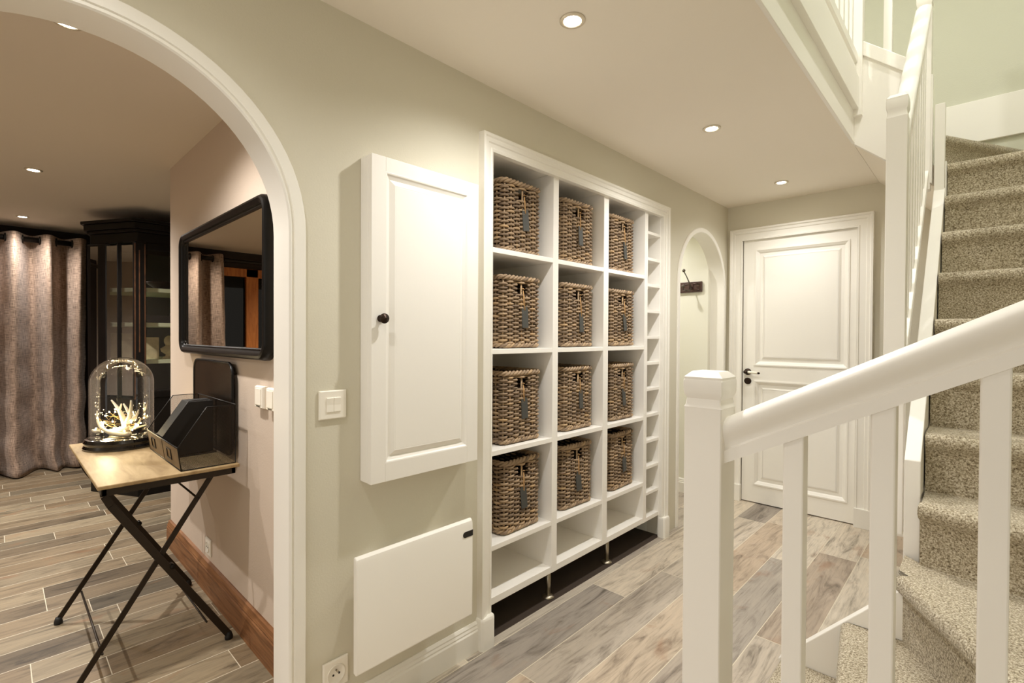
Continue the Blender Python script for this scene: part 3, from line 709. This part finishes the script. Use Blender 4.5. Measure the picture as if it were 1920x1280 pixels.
RP = [(-.024, 0), (.024, 0), (.025, .028), (.020, .033), (.021, .040), (.024, .048), (.031, .060), (.035, .072), (.034, .084), (.028, .093), (.019, .098), (.015, .101), (.005, .103), (-.005, .103), (-.015, .101), (-.019, .098), (-.028, .093), (-.034, .084), (-.035, .072), (-.031, .060), (-.024, .048), (-.021, .040), (-.020, .033), (-.025, .028)]
def hrail(pa, pb, axis, name='handrail', k=1.0, base=0):
    rings = []
    for p in (pa, pb):
        rings.append([((p[0], p[1]+u*k, p[2]+z*k) if axis == 0 else (p[0]+u*k, p[1], p[2]+z*k)) for u, z in RP])
    return MB().loft(rings).obj(name, m_white, stair, auto=38)
# front balustrade across the foot of the stair
RY = 1.150
newel(.998, 1.083, RY-.0425, RY+.0425, 0, 1.212)
rz = lambda x: 1.008+.522*(x-1.083)
hrail((1.083, RY, rz(1.083)), (XO, RY, rz(XO)), 0)
for k in range(7):
    x = 1.220+.148*k
    piece(MB().prism([(x-.019, .28+.521*(x-.019-1.09)), (x+.019, .28+.521*(x+.019-1.09)), (x+.019, rz(x+.019)+.002), (x-.019, rz(x-.019)+.002)], 1, RY-.019, RY+.019), 'baluster', .003)
# balustrade of the main flight
newel(1.241, 1.301, 2.20, 2.26, .60, 2.155)
newel(1.243, 1.303, OPY-.005, OPY+.055, 2.02, 2.985)
rz2 = lambda y: 1.965+1.0*(y-2.26)
hrail((1.271, 2.26, rz2(2.26)-.01), (1.271, OPY-.005, rz2(OPY)-.03), 1, k=.9)
bz2 = lambda y: 1.20+1.02*(y-2.26)
piece(MB().prism([(2.26, bz2(2.26)-.05), (2.26, bz2(2.26)), (OPY, bz2(OPY)), (OPY, bz2(OPY)-.05)], 0, 1.246, 1.298), 'base_rail')
for k in range(8):
    y = 2.34+.103*k
    piece(MB().prism([(y-.017, bz2(y-.017)), (y+.017, bz2(y+.017)), (y+.017, rz2(y+.017)-.01), (y-.017, rz2(y-.017)-.01)], 0, 1.254, 1.289), 'baluster', .0025)
# upper flight balustrade
newel(.970, 1.027, OPY-.030, OPY+.027, 2.46, 3.75)
bz3 = lambda x: 2.775-.86*(x-1.025)
piece(MB().prism([(1.027, bz3(1.027)), (1.243, bz3(1.243)), (1.243, bz3(1.243)+.075), (1.027, bz3(1.027)+.075)], 1, OPY-.012, OPY+.032), 'base_rail')
piece(MB().prism([(1.027, bz3(1.027)+.80), (1.243, bz3(1.243)+.80), (1.243, bz3(1.243)+.87), (1.027, bz3(1.027)+.87)], 1, OPY-.018, OPY+.038), 'handrail')
x = 1.130; piece(MB().box(x-.018, x+.018, OPY-.007, OPY+.027, bz3(x)+.05, bz3(x)+.81), 'baluster', .0025)

# landing guard along the ceiling opening
gd = thing('landing_balustrade', 'white balustrade and boarded edge of the landing above the hall ceiling', 'balustrade')
MB().box(OPX-.004, OPX+.010, .9, OPY-.001, H-.006, H+.012).obj('edge_bead', m_white, gd, .002)
MB().box(OPX+.0005, OPX+.006, .9, OPY-.001, H+.012, 2.49).obj('fascia_board', m_white, gd, 0)
MB().box(OPX+.0005, OPX+.030, .9, OPY-.031, 2.490, 2.655).obj('fascia_board', m_white, gd, .003)
MB().box(OPX-.03, OPX+.018, .9, OPY-.031, 2.657, 2.712).obj('floor_edge', m_white, gd, .003)
MB().box(OPX-.025, OPX+.022, .9, OPY-.031, 2.735, 2.785).obj('base_rail', m_white, gd, .003)
MB().box(OPX-.030, OPX+.030, .9, OPY-.031, 3.50, 3.57).obj('handrail', m_white, gd, .008)
for k in range(20):
    y = 3.02-.108*k
    MB().box(OPX-.018, OPX+.018, y-.018, y+.018, 2.78, 3.51).obj('baluster', m_white, gd, .0025)
struct(MB().box(-.4, OPX-.001, .9, YE, H+.25, 2.66).obj('floor_landing', m_white))

# ------------------------------------------------------------------ downlights
def downlight(x, y, z, watts, col, label, group, r=.027, cone=150, soft=.03):
    t = thing('ceiling_downlight', label, 'light', group, (x, y, z))
    MB().lathe([(r*1.55, -.0005), (r*1.55, -.004), (r*1.2, -.006), (r, -.004), (r, -.0005)], (0, 0, 0), 2, 32).obj('trim_ring', m_ring, t, smooth=True)
    MB().lathe([(.0005, -.003), (r*.98, -.003), (r*.98, -.0005), (.0005, -.0005)], (0, 0, 0), 2, 28).obj('lens', m_lens, t)
    ld = bpy.data.lights.new('downlight_lamp', 'SPOT'); ld.energy = watts; ld.color = col; ld.spot_size = math.radians(cone); ld.spot_blend = .9; ld.shadow_soft_size = soft
    lo = bpy.data.objects.new('downlight_lamp', ld); C.objects.link(lo); lo.parent = t; lo.location = (0, 0, -.02)
    return t
G1 = 'recessed downlights in the hall ceiling'
for y, lb in ((3.635, 'small round downlight in the hall ceiling nearest the white door'), (2.465, 'round downlight in the hall ceiling in front of the shelving, middle of the row'),
              (1.314, 'largest round downlight in the hall ceiling at the top of the picture'), (.16, 'round downlight in the hall ceiling beside the archway')):
    downlight(.512, y, H, HALL_W*(.5 if y > 3 else .3 if y < 1 else .82 if y < 2 else 1), WARM, lb, G1)
G2 = 'recessed downlights in the living room ceiling'
for x, lb in ((-.655, 'downlight just inside the arch, partly hidden by its curve'), (-2.74, 'downlight in the middle of the living room ceiling'), (-4.50, 'small downlight close to the linen curtain')):
    downlight(x, .165, LH, LIVING_W*(.45 if x < -4 else .65 if x > -1 else 1.15), WARMER, lb, G2)
for x, y in ((-1.7, -1.4), (-3.7, -1.4)): downlight(x, y, LH, LIVING_W, WARMER, 'downlight in the living room ceiling out of view', G2)
downlight(-.62, 3.50, H, CLOAK_W, WARM, 'downlight in the cloakroom ceiling beyond the small arch', 'cloakroom downlight')
for x, y in ((1.66, 1.15), (1.66, 2.45), (.3, 2.2)): downlight(x, y, TOP, UPPER_W, UPC, 'downlight high in the ceiling over the stairs', 'downlights over the stairs')

# ------------------------------------------------------------------ mirror on the taupe wall
mr = thing('wall_mirror', 'large landscape mirror in a thick black rounded frame above the folding table', 'mirror', loc=(-1.08, .735, 1.51))
def rr_path(x0, x1, z0, z1, r, n=8):
    pts = []
    for cx, cz, t0 in ((x0+r, z0+r, 1.5*PI), (x0+r, z1-r, PI), (x1-r, z1-r, PI/2), (x1-r, z0+r, 0)):
        for i in range(n+1):
            t = t0-PI/2*i/n; pts.append((cx+r*math.cos(t), cz+r*math.sin(t)))
    return pts
mw = lambda x, z, w_: (x, .739-w_, z)
rel(MB().sweep(rr_path(-1.660, -.492, 1.236, 1.788, .026), [(-.003, .018), (-.002, .028), (.002, .032), (.008, .032), (.011, .039), (.018, .043), (.028, .046), (.037, .043), (.043, .034), (.046, .018), (.046, 0), (-.003, 0)], mw, True).obj('frame', m_mframe, auto=28), mr)
gl = rr_path(-1.664, -.488, 1.232, 1.792, .026)
rel(MB().prism(gl, 1, .716, .738).obj('mirror_glass', m_mirror), mr)

# ------------------------------------------------------------------ folding table
tb = thing('folding_table', 'wood-topped folding side table with crossed black iron legs under the mirror', 'table', loc=(-1.21, .47, 0))
def t_(b, name, m, **k): return rel(b.obj(name, m, **k), tb)
t_(MB().box(-1.69, -.73, .243, .700, .742, .756), 'tabletop', m_table, bevel=.003)
t_(MB().box(-1.675, -.745, .256, .272, .715, .742).box(-1.675, -.745, .672, .688, .715, .742).box(-1.675, -1.660, .256, .688, .715, .742).box(-.760, -.745, .256, .688, .715, .742), 'apron', m_iron_brown, bevel=.002)
for xp in (-.815, -1.455):
    for sgn in (1, -1):
        dx = .009*sgn
        y_t, y_f = (.268, .680) if sgn == 1 else (.640, .188)
        if sgn == 1: pts = [(xp+dx, .268, .735), (xp+dx, .272, .700), (xp+dx, .290, .660), (xp+dx, .680, .018)]
        else: pts = [(xp+dx, .640, .735), (xp+dx, .188, .018)]
        b = MB()
        for p_, q_ in zip(pts, pts[1:]): b.bar(p_, q_, .026 if sgn == 1 else .020, .008 if sgn == 1 else .008, (1, 0, 0))
        lg = t_(b, 'leg', m_iron_brown, bevel=.0015)
        ft = MB().lathe([(.001, 0), (.015, 0), (.016, .010), (.013, .020), (.010, .030), (.001, .030)], (xp+dx, y_f, 0), 2, 14).obj('rubber_foot', m_rubber, smooth=True); ft.parent = lg
    t_(MB().tube([(xp-.018, .478, .375), (xp+.018, .478, .375)], .009, 12), 'pivot_bolt', m_iron, smooth=True)
for y_, z_ in ((.262+.02, .695), (.60, .10), (.265, .12), (.57, .62)):
    t_(MB().tube([(-1.455, y_, z_), (-.815, y_, z_)], .004, 8), 'cross_rod', m_iron_brown, smooth=True)

# ------------------------------------------------------------------ glass dome with antlers and fairy lights
DC = (-1.48, .418); TZ = .7565
dm = thing('glass_cloche', 'tall clear glass cloche on a round black base on the folding table', 'cloche', loc=(DC[0], DC[1], TZ))
MB().lathe([(.001, 0), (.144, 0), (.148, .008), (.141, .020), (.145, .032), (.138, .046), (.126, .050), (.001, .050)], (0, 0, 0), 2, 56).obj('base', mat('black_lacquer', (10, 9, 8), .12, 0, coat=.8), dm, auto=40)
R_ = .124; pr = [(R_, .0505), (R_, .302)]+[(R_*math.cos(PI/2*i/16), .302+.122*math.sin(PI/2*i/16)) for i in range(1, 16)]+[(.006, .424)]
pi_ = [(max(.001, r-.0025), z-(.0025 if z > .28 else 0)) for r, z in pr][::-1]
MB().lathe(pr+[(.001, .424)], (0, 0, 0), 2, 64).obj('glass_bell', m_cloche, dm, smooth=True)
bell = dm.children[-1]
# open the underside of the bell
me = bell.data; bmx = bmesh.new(); bmx.from_mesh(me); bmesh.ops.delete(bmx, geom=[f for f in bmx.faces if len(f.verts) > 4 and f.calc_center_median().z < .1], context='FACES'); bmx.to_mesh(me); bmx.free()
def antler(name, label, pts, rad, tines, loc, rz=0, sc_=1.0):
    b = MB(); b.tube(pts, rad, 10)
    for tp, tr in tines: b.tube(tp, tr, 10)
    o = b.obj(name, m_antler, smooth=True); o.location = loc; o.rotation_euler = (0, 0, rz); o.scale = (sc_,)*3
    return tag(o, label, 'antler', 'antlers under the glass cloche')
z0 = TZ+.051
def curve(p0, p1, p2, n=9):
    p0, p1, p2 = map(Vector, (p0, p1, p2)); return [tuple((1-t)**2*p0+2*t*(1-t)*p1+t*t*p2) for t in [i/(n-1) for i in range(n)]]
def rads(a, b_, n=9): return [a+(b_-a)*i/(n-1) for i in range(n)]
# local axes: u runs to the viewer's right, v away
U = Vector((.723, .691, 0)); V = Vector((-.691, .723, 0))
def L(u, v, z): return tuple(U*u+V*v+Vector((0, 0, z)))
antler('antler', 'upright white antler with forked tips in the middle under the cloche', curve(L(.02, 0, .010), L(.012, 0, .10), L(-.060, .01, .165)), rads(.017, .0035),
       [(curve(L(.018, 0, .05), L(.055, -.01, .10), L(.050, -.01, .168)), rads(.014, .0035)), (curve(L(.040, -.005, .10), L(.020, 0, .13), L(.006, 0, .150)), rads(.008, .003)), (curve(L(.045, -.005, .07), L(.075, 0, .09), L(.078, 0, .122)), rads(.009, .003)),
        (curve(L(-.018, .0, .115), L(-.008, 0, .13), L(-.004, .0, .150)), rads(.008, .003)), (curve(L(-.05, -.02, .012), L(-.02, -.01, .03), L(.03, 0, .03)), rads(.010, .015))], (DC[0], DC[1], z0))
antler('antler', 'curved white antler lying at the left front under the cloche', curve(L(.080, -.055, .014), L(-.075, -.075, .006), L(-.095, -.03, .120)), rads(.013, .003),
       [(curve(L(-.052, -.055, .030), L(-.10, -.05, .02), L(-.105, -.045, .034)), rads(.010, .004)), (curve(L(-.062, -.05, .045), L(-.055, -.05, .06), L(-.050, -.045, .075)), rads(.008, .003))], (DC[0], DC[1], z0))
antler('antler', 'flat white antler lying behind the upright one under the cloche', curve(L(-.085, .03, .012), L(0, .05, .015), L(.10, .02, .045)), rads(.012, .004), [(curve(L(.01, .045, .02), L(.05, .04, .04), L(.065, .03, .075)), rads(.010, .003))], (DC[0], DC[1], z0))
fl = thing('fairy_lights', 'tiny warm fairy lights on wire tangled around the antlers', 'string lights', loc=(DC[0], DC[1], z0))
rn = random.Random(5); pts = []
for i in range(34):
    a = i*1.9+rn.uniform(-.4, .4); rr_ = rn.uniform(.035, .102); h = .015+.11*abs(math.sin(i*.7))*rn.uniform(.3, 1)
    pts.append((rr_*math.cos(a), rr_*math.sin(a), h))
sm = []
for i in range(len(pts)-1):
    for k in range(5):
        f = k/5; p = Vector(pts[i])*(1-f)+Vector(pts[i+1])*f; p.z -= .012*math.sin(PI*f); p.z = max(.004, p.z); sm.append(tuple(p))
MB().tube(sm, .0006, 5).obj('wire', m_wire, fl, smooth=True)
bulb0 = MB().sphere((0, 0, 0), .0032, 10, 8).obj('bulb', m_bulb, fl, smooth=True); bulb0.location = pts[0]
for p in pts[1:]:
    o = bulb0.copy(); C.objects.link(o); o.parent = fl; o.location = p
ld = bpy.data.lights.new('fairy_glow', 'POINT'); ld.energy = .9; ld.color = (1, .82, .5); ld.shadow_soft_size = .03
lo = bpy.data.objects.new('fairy_glow', ld); C.objects.link(lo); lo.parent = fl; lo.location = (0.0, -.06, .045)

# ------------------------------------------------------------------ wire file rack and tin board
fr_ = thing('file_rack', 'black wire mesh file rack with a wooden label front on the folding table', 'file rack', loc=(-1.02, .6, TZ))
FX0, FX1, FYF, FYB = -1.300, -.752, .497, .690
prof = [(FYF, TZ+.002), (FYF-.012, TZ+.092), (.585, TZ+.243), (FYB, TZ+.243), (FYB, TZ+.002)]
def meshpanel(name, poly3, m, uvf):
    me = bpy.data.meshes.new(name); me.from_pydata(poly3, [], [tuple(range(len(poly3)))]); me.update()
    uvl = me.uv_layers.new(name='uv')
    for li, l in enumerate(me.loops): uvl.data[li].uv = uvf(me.vertices[l.vertex_index].co)
    o = bpy.data.objects.new(name, me); C.objects.link(o); me.materials.append(m); return o
for xp, m in ((FX1, m_wiremesh), (-1.015, m_wiremesh), (FX0, m_wiremesh)):
    if m is None:
        rel(MB().prism([(y, z) for y, z in prof], 0, xp-.001, xp+.001).obj('divider', m_iron), fr_)
    else: rel(meshpanel('side_mesh', [(xp, y, z) for y, z in prof], m, lambda c: (c.y, c.z)), fr_)
    rel(MB().tube([(xp, y, z) for y, z in prof]+[(xp, prof[0][0], prof[0][1])], .0024, 6).obj('wire_frame', m_iron, smooth=True), fr_)
rel(meshpanel('bottom_mesh', [(FX0, FYF, TZ+.003), (FX1, FYF, TZ+.003), (FX1, FYB, TZ+.003), (FX0, FYB, TZ+.003)], m_wiremesh, lambda c: (c.x, c.y)), fr_)
rel(meshpanel('back_mesh', [(FX0, FYB, TZ+.003), (FX1, FYB, TZ+.003), (FX1, FYB, TZ+.243), (FX0, FYB, TZ+.243)], m_wiremesh, lambda c: (c.x, c.z)), fr_)
rel(MB().tube([(FX0, FYB, TZ+.243), (FX1, FYB, TZ+.243)], .003, 6).tube([(FX0, FYF-.012, TZ+.092), (FX1, FYF-.012, TZ+.092)], .0028, 6).tube([(FX0, FYF, TZ+.003), (FX1, FYF, TZ+.003)], .0028, 6).obj('wire_frame', m_iron, smooth=True), fr_)
fp = rel(MB().add([(FX0, FYF-.001, TZ+.004), (FX1, FYF-.001, TZ+.004), (FX1, FYF-.0125, TZ+.090), (FX0, FYF-.0125, TZ+.090), (FX0, FYF+.002, TZ+.004), (FX1, FYF+.002, TZ+.004), (FX1, FYF-.0095, TZ+.090), (FX0, FYF-.0095, TZ+.090)],
   [(0, 1, 2, 3), (7, 6, 5, 4), (0, 4, 5, 1), (3, 2, 6, 7), (0, 3, 7, 4), (1, 5, 6, 2)]) and None or (lambda q: (q.add([(FX0, FYF-.001, TZ+.004), (FX1, FYF-.001, TZ+.004), (FX1, FYF-.0125, TZ+.090), (FX0, FYF-.0125, TZ+.090), (FX0, FYF+.002, TZ+.004), (FX1, FYF+.002, TZ+.004), (FX1, FYF-.0095, TZ+.090), (FX0, FYF-.0095, TZ+.090)],
   [(0, 1, 2, 3), (7, 6, 5, 4), (0, 4, 5, 1), (3, 2, 6, 7), (0, 3, 7, 4), (1, 5, 6, 2)]), q)[1])(MB()).obj('label_front', m_card), fr_)
for xc in (-1.19, -.905):
    sl_ = lambda x, z, w_: (x, FYF-.001-.0125*(z-TZ-.004)/.086-w_, z)
    rel(MB().sweep([(xc-.034, TZ+.026), (xc-.034, TZ+.070), (xc+.034, TZ+.070), (xc+.034, TZ+.026)], [(0, 0), (0, .003), (-.004, .003), (-.004, 0)], sl_, True).obj('label_holder', m_iron), fr_)
tag(onto(MB().prism([(FYF+.004, TZ+.006), (FYF-.004, TZ+.094), (.588, TZ+.236), (FYB-.006, TZ+.236), (FYB-.006, TZ+.006)], 0, -1.15, -1.035).obj('black_folder', m_rubber, bevel=.002), (-1.12, .6, TZ+.006)), 'thick black folder standing in the far compartment of the wire file rack', 'folder')
bd = thing('tin_board', 'tall black tin board with rounded corners leaning behind the file rack', 'board', loc=(-1.15, .715, TZ))
bp_ = rr_path(-1.47, -.875, TZ+.002, 1.163, .055)
rel(MB().prism(bp_, 1, .714, .717).obj('panel', mat('black_tin', (58, 44, 30), .3, .6, var=.6, vscale=5)), bd)
rel(MB().sweep(bp_, [(-.004, .0), (-.004, .003), (-.001, .006), (.004, .006), (.006, .003), (.006, -.004), (-.004, -.004)], lambda x, z, w_: (x, .716-w_, z), True).obj('rolled_edge', m_mframe, auto=40), bd)

# ------------------------------------------------------------------ curtain, rod, window
cr = thing('curtain_rod', 'thick black curtain rod just under the living room ceiling', 'curtain rod', loc=(-4.85, -.5, 2.155))
rel(MB().tube([(-4.85, -2.3, 2.155), (-4.85, .60, 2.155)], .024, 16).obj('rod', m_iron, smooth=True), cr)
rel(MB().sphere((-4.85, .62, 2.155), .036, 16, 12).obj('finial', m_iron, smooth=True), cr)
rel(MB().box(-5.099, -4.85, -.46, -.44, 2.14, 2.17).box(-5.099, -4.85, .50, .52, 2.14, 2.17).obj('bracket', m_iron), cr)
ct = thing('linen_curtain', 'floor-length brown linen curtain with eyelets hanging to the left of the dark cabinet', 'curtain', loc=(-4.85, .12, 0))
NY, NZ_ = 150, 46; CY0, CY1 = -.40, .615; rows = []; PER = .225
rc = random.Random(3)
ph2 = [rc.uniform(0, 6.28) for _ in range(6)]
me = bpy.data.meshes.new('fabric'); V_ = []; UV_ = []
for j in range(NZ_+1):
    f = j/NZ_; z = .006+f*2.20
    for i in range(NY+1):
        s = i/NY; y = CY0+(CY1-CY0)*s
        a = 2*PI*(y-.230)/PER
        lo_ = (1-f)
        amp = .058*(.9+.25*lo_*math.sin(5*y+ph2[0]))*2.0
        x = -4.85-amp*math.cos(a+.5*lo_*math.sin(3.1*y*2+ph2[1])*1.2)*-1*-1
        x += .020*lo_*math.sin(9*y+ph2[2]+2*f)+.006*lo_*math.sin(31*y+14*f+ph2[3])+(.028*max(0, .16-f)/.16)*(1+math.sin(24*y+ph2[4]))+.004*math.sin(22*z+9*y)*lo_*lo_
        y2 = y+.025*lo_*math.sin(a*.5+ph2[5])+.012*lo_*lo_*math.sin(17*z+4*y)
        zz = z
        if f < .12: zz = z+.012*(1-f/.12)*math.sin(14*y+ph2[1])**2
        V_.append((x, y2, zz)); UV_.append((s*1.9, f*2.2))
F_ = [(j*(NY+1)+i, j*(NY+1)+i+1, (j+1)*(NY+1)+i+1, (j+1)*(NY+1)+i) for j in range(NZ_) for i in range(NY)]
me.from_pydata(V_, [], F_); me.update(); uvl = me.uv_layers.new(name='uv')
for li, l in enumerate(me.loops): uvl.data[li].uv = UV_[l.vertex_index]
me.polygons.foreach_set('use_smooth', [True]*len(me.polygons)); me.materials.append(m_linen)
o = bpy.data.objects.new('fabric', me); C.objects.link(o); so = o.modifiers.new('thickness', 'SOLIDIFY'); so.thickness = .004; rel(o, ct)
y = .230-PER*3+PER/4
while y < CY1:
    if y > CY0:
        g_ = MB(); rg = [(-4.85+.034*math.cos(t), y+.010*math.cos(t)*0, 2.155+.034*math.sin(t)) for t in [2*PI*k/20 for k in range(20)]]
        g_.tube(rg, .006, 8, loop=True); rel(g_.obj('eyelet', m_iron, smooth=True), ct)
    y += PER/2
wn = sroot('window_1')
b = MB()
for a, c in ((WY0, WY0+.10), (-.84, -.70), (WY1-.12, WY1)): b.box(-5.14, -5.06, a, c, 0, WZ1)
b.box(-5.14, -5.06, WY0, WY1, WZ1-.10, WZ1).box(-5.14, -5.06, WY0, WY1, 0, .12)
b.obj('window_frame', m_pine, wn, .004)
MB().box(-5.125, -5.115, WY0, WY1, .05, WZ1-.05).obj('window_pane', m_window_glass, wn)
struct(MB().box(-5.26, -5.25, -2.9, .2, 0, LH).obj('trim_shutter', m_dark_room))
# framed picture seen in the mirror
# ------------------------------------------------------------------ display cabinet
dc = thing('display_cabinet', 'tall distressed black glazed display cabinet with pale green shelves beside the curtain', 'cabinet', loc=(-3.6, 1.2, 0))
P0, P1, P2_, P3, P4 = (-3.335, .775), (-3.335, 2.05), (-4.05, 2.05), (-4.05, .62), (-3.78, .535)
foot = [P0, P1, P2_, P3, P4]
def d_(b, name, m, **k): return rel(b.obj(name, m, **k), dc)
d_(MB().prism(foot, 2, 0, .78), 'lower_box', m_cab, bevel=.004)
def grow(poly, k):
    cx = sum(p[0] for p in poly)/len(poly); cy = sum(p[1] for p in poly)/len(poly)
    return [(cx+(p[0]-cx)*k, cy+(p[1]-cy)*k) for p in poly]
b = MB()
for z0_, z1_, k in ((2.02, 2.10, 1.0), (2.10, 2.125, 1.03), (2.125, 2.175, 1.06), (2.175, 2.20, 1.09)): b.prism(grow(foot, k), 2, z0_, z1_)
d_(b, 'cornice', m_cab, bevel=.004)
d_(MB().box(-3.345, -3.285, .745, .825, .78, 2.02), 'corner_post', m_cab, bevel=.012)
d_(MB().box(-3.288, -3.283, .748, .756, .78, 2.0).box(-3.288, -3.2825, .812, .819, .80, 2.0).box(-3.2855, -3.2825, .776, .784, 1.15, 1.95), 'worn_edge', m_cab_edge)
d_(MB().prism([(-3.80, .520), (-3.62, .612), (-3.605, .640), (-3.80, .560)], 2, .78, 2.02), 'corner_post', m_cab, bevel=.004)
d_(MB().box(-3.355, -3.325, 1.38, 1.46, .78, 2.02).box(-3.355, -3.325, .82, 2.05, 1.965, 2.02).box(-3.355, -3.325, .82, 2.05, .78, .83), 'door_frame', m_cab, bevel=.003)
mp_ = (P0[0]*.62+P4[0]*.38, P0[1]*.62+P4[1]*.38)
d_(MB().box(mp_[0]-.012, mp_[0]+.012, mp_[1]-.012, mp_[1]+.012, .78, 2.02), 'glazing_bar', m_cab, bevel=.003)
d_(MB().box(-4.05, -4.03, .62, 2.05, .78, 2.02), 'back_panel', m_cab_in)
d_(MB().box(-4.03, -3.35, 2.03, 2.05, .78, 2.02), 'side_panel', m_cab)
sh = [(-3.365, .82), (-3.365, 2.03), (-4.03, 2.03), (-4.03, .64), (-3.79, .57)]
for z_ in (1.085, 1.385, 1.665): d_(MB().prism(sh, 2, z_-.032, z_), 'shelf', m_cab_shelf, bevel=.002)
d_(MB().box(-3.343, -3.339, .82, 1.40, .82, 1.97), 'glass_pane', m_glass)
q = MB(); a_, c_ = Vector((P0[0]-.02, P0[1]-.0, 0)), Vector((P4[0]+.02, P4[1], 0)); q.add([tuple(a_+Vector((0, 0, .80))), tuple(c_+Vector((0, 0, .80))), tuple(c_+Vector((0, 0, 2.0))), tuple(a_+Vector((0, 0, 2.0)))], [(0, 1, 2, 3)])
d_(q, 'glass_pane', glass_mat('darkened_side_glass', trans=.5))  # tint added to the pane to stand in for the cabinet's dim inside
# things on the cabinet's shelves
def lathe_thing(name, label, cat, prof, loc, m, n=28):
    return tag(onto(MB().lathe(prof, loc, 2, n).obj(name, m, smooth=True), loc), label, cat)
m_cream = mat('aged_cream', (206, 190, 150), .6, var=.3, vscale=20)
bust = MB(); bx, by, bz = -3.52, 1.02, 1.0855
bust.lathe([(.001, 0), (.045, 0), (.045, .012), (.025, .022), (.022, .035), (.055, .060), (.060, .085), (.030, .105), (.022, .118), (.001, .118)], (bx, by, bz), 2, 24).sphere((bx+.004, by, bz+.150), .036, 20, 14, 1.25).sphere((bx+.036, by, bz+.145), .009, 8, 6)
tag(onto(bust.obj('plaster_bust', m_cream, smooth=True), (bx, by, bz)), 'small cream bust standing on the lowest visible shelf of the display cabinet', 'ornament')
fb = MB().box(-3.56, -3.54, .845, .955, 1.0855, 1.265); o = tag(onto(fb.obj('picture_card', m_cream, bevel=.002), (-3.55, .90, 1.0855)), 'pale upright card left of the cream bust in the display cabinet', 'picture')
tray_ = MB().box(-3.66, -3.40, .84, 1.30, 1.3855, 1.445); tag(onto(tray_.obj('storage_tray', m_black, bevel=.004), (-3.53, 1.07, 1.3855)), 'low black tray on the middle shelf of the display cabinet', 'tray')
lathe_thing('figurine', 'small dark red figurine on the black tray in the display cabinet', 'ornament', [(.001, 0), (.022, 0), (.020, .02), (.010, .05), (.018, .08), (.012, .12), (.020, .145), (.012, .17), (.001, .175)], (-3.45, 1.035, 1.4455), m_red, 16)
lathe_thing('ceramic_bowl', 'dark shallow bowl on the highest shelf of the display cabinet', 'bowl', [(.001, 0), (.04, 0), (.045, .008), (.10, .045), (.115, .065), (.110, .065), (.09, .045), (.001, .012)], (-3.56, .98, 1.6655), m_bronze, 32)
tag(onto(MB().box(-3.74, -3.73, .66, .80, 1.0855, 1.30).obj('picture_card', m_cream, bevel=.002), (-3.735, .73, 1.0855)), 'pale patterned card behind the canted glass side of the display cabinet', 'picture')
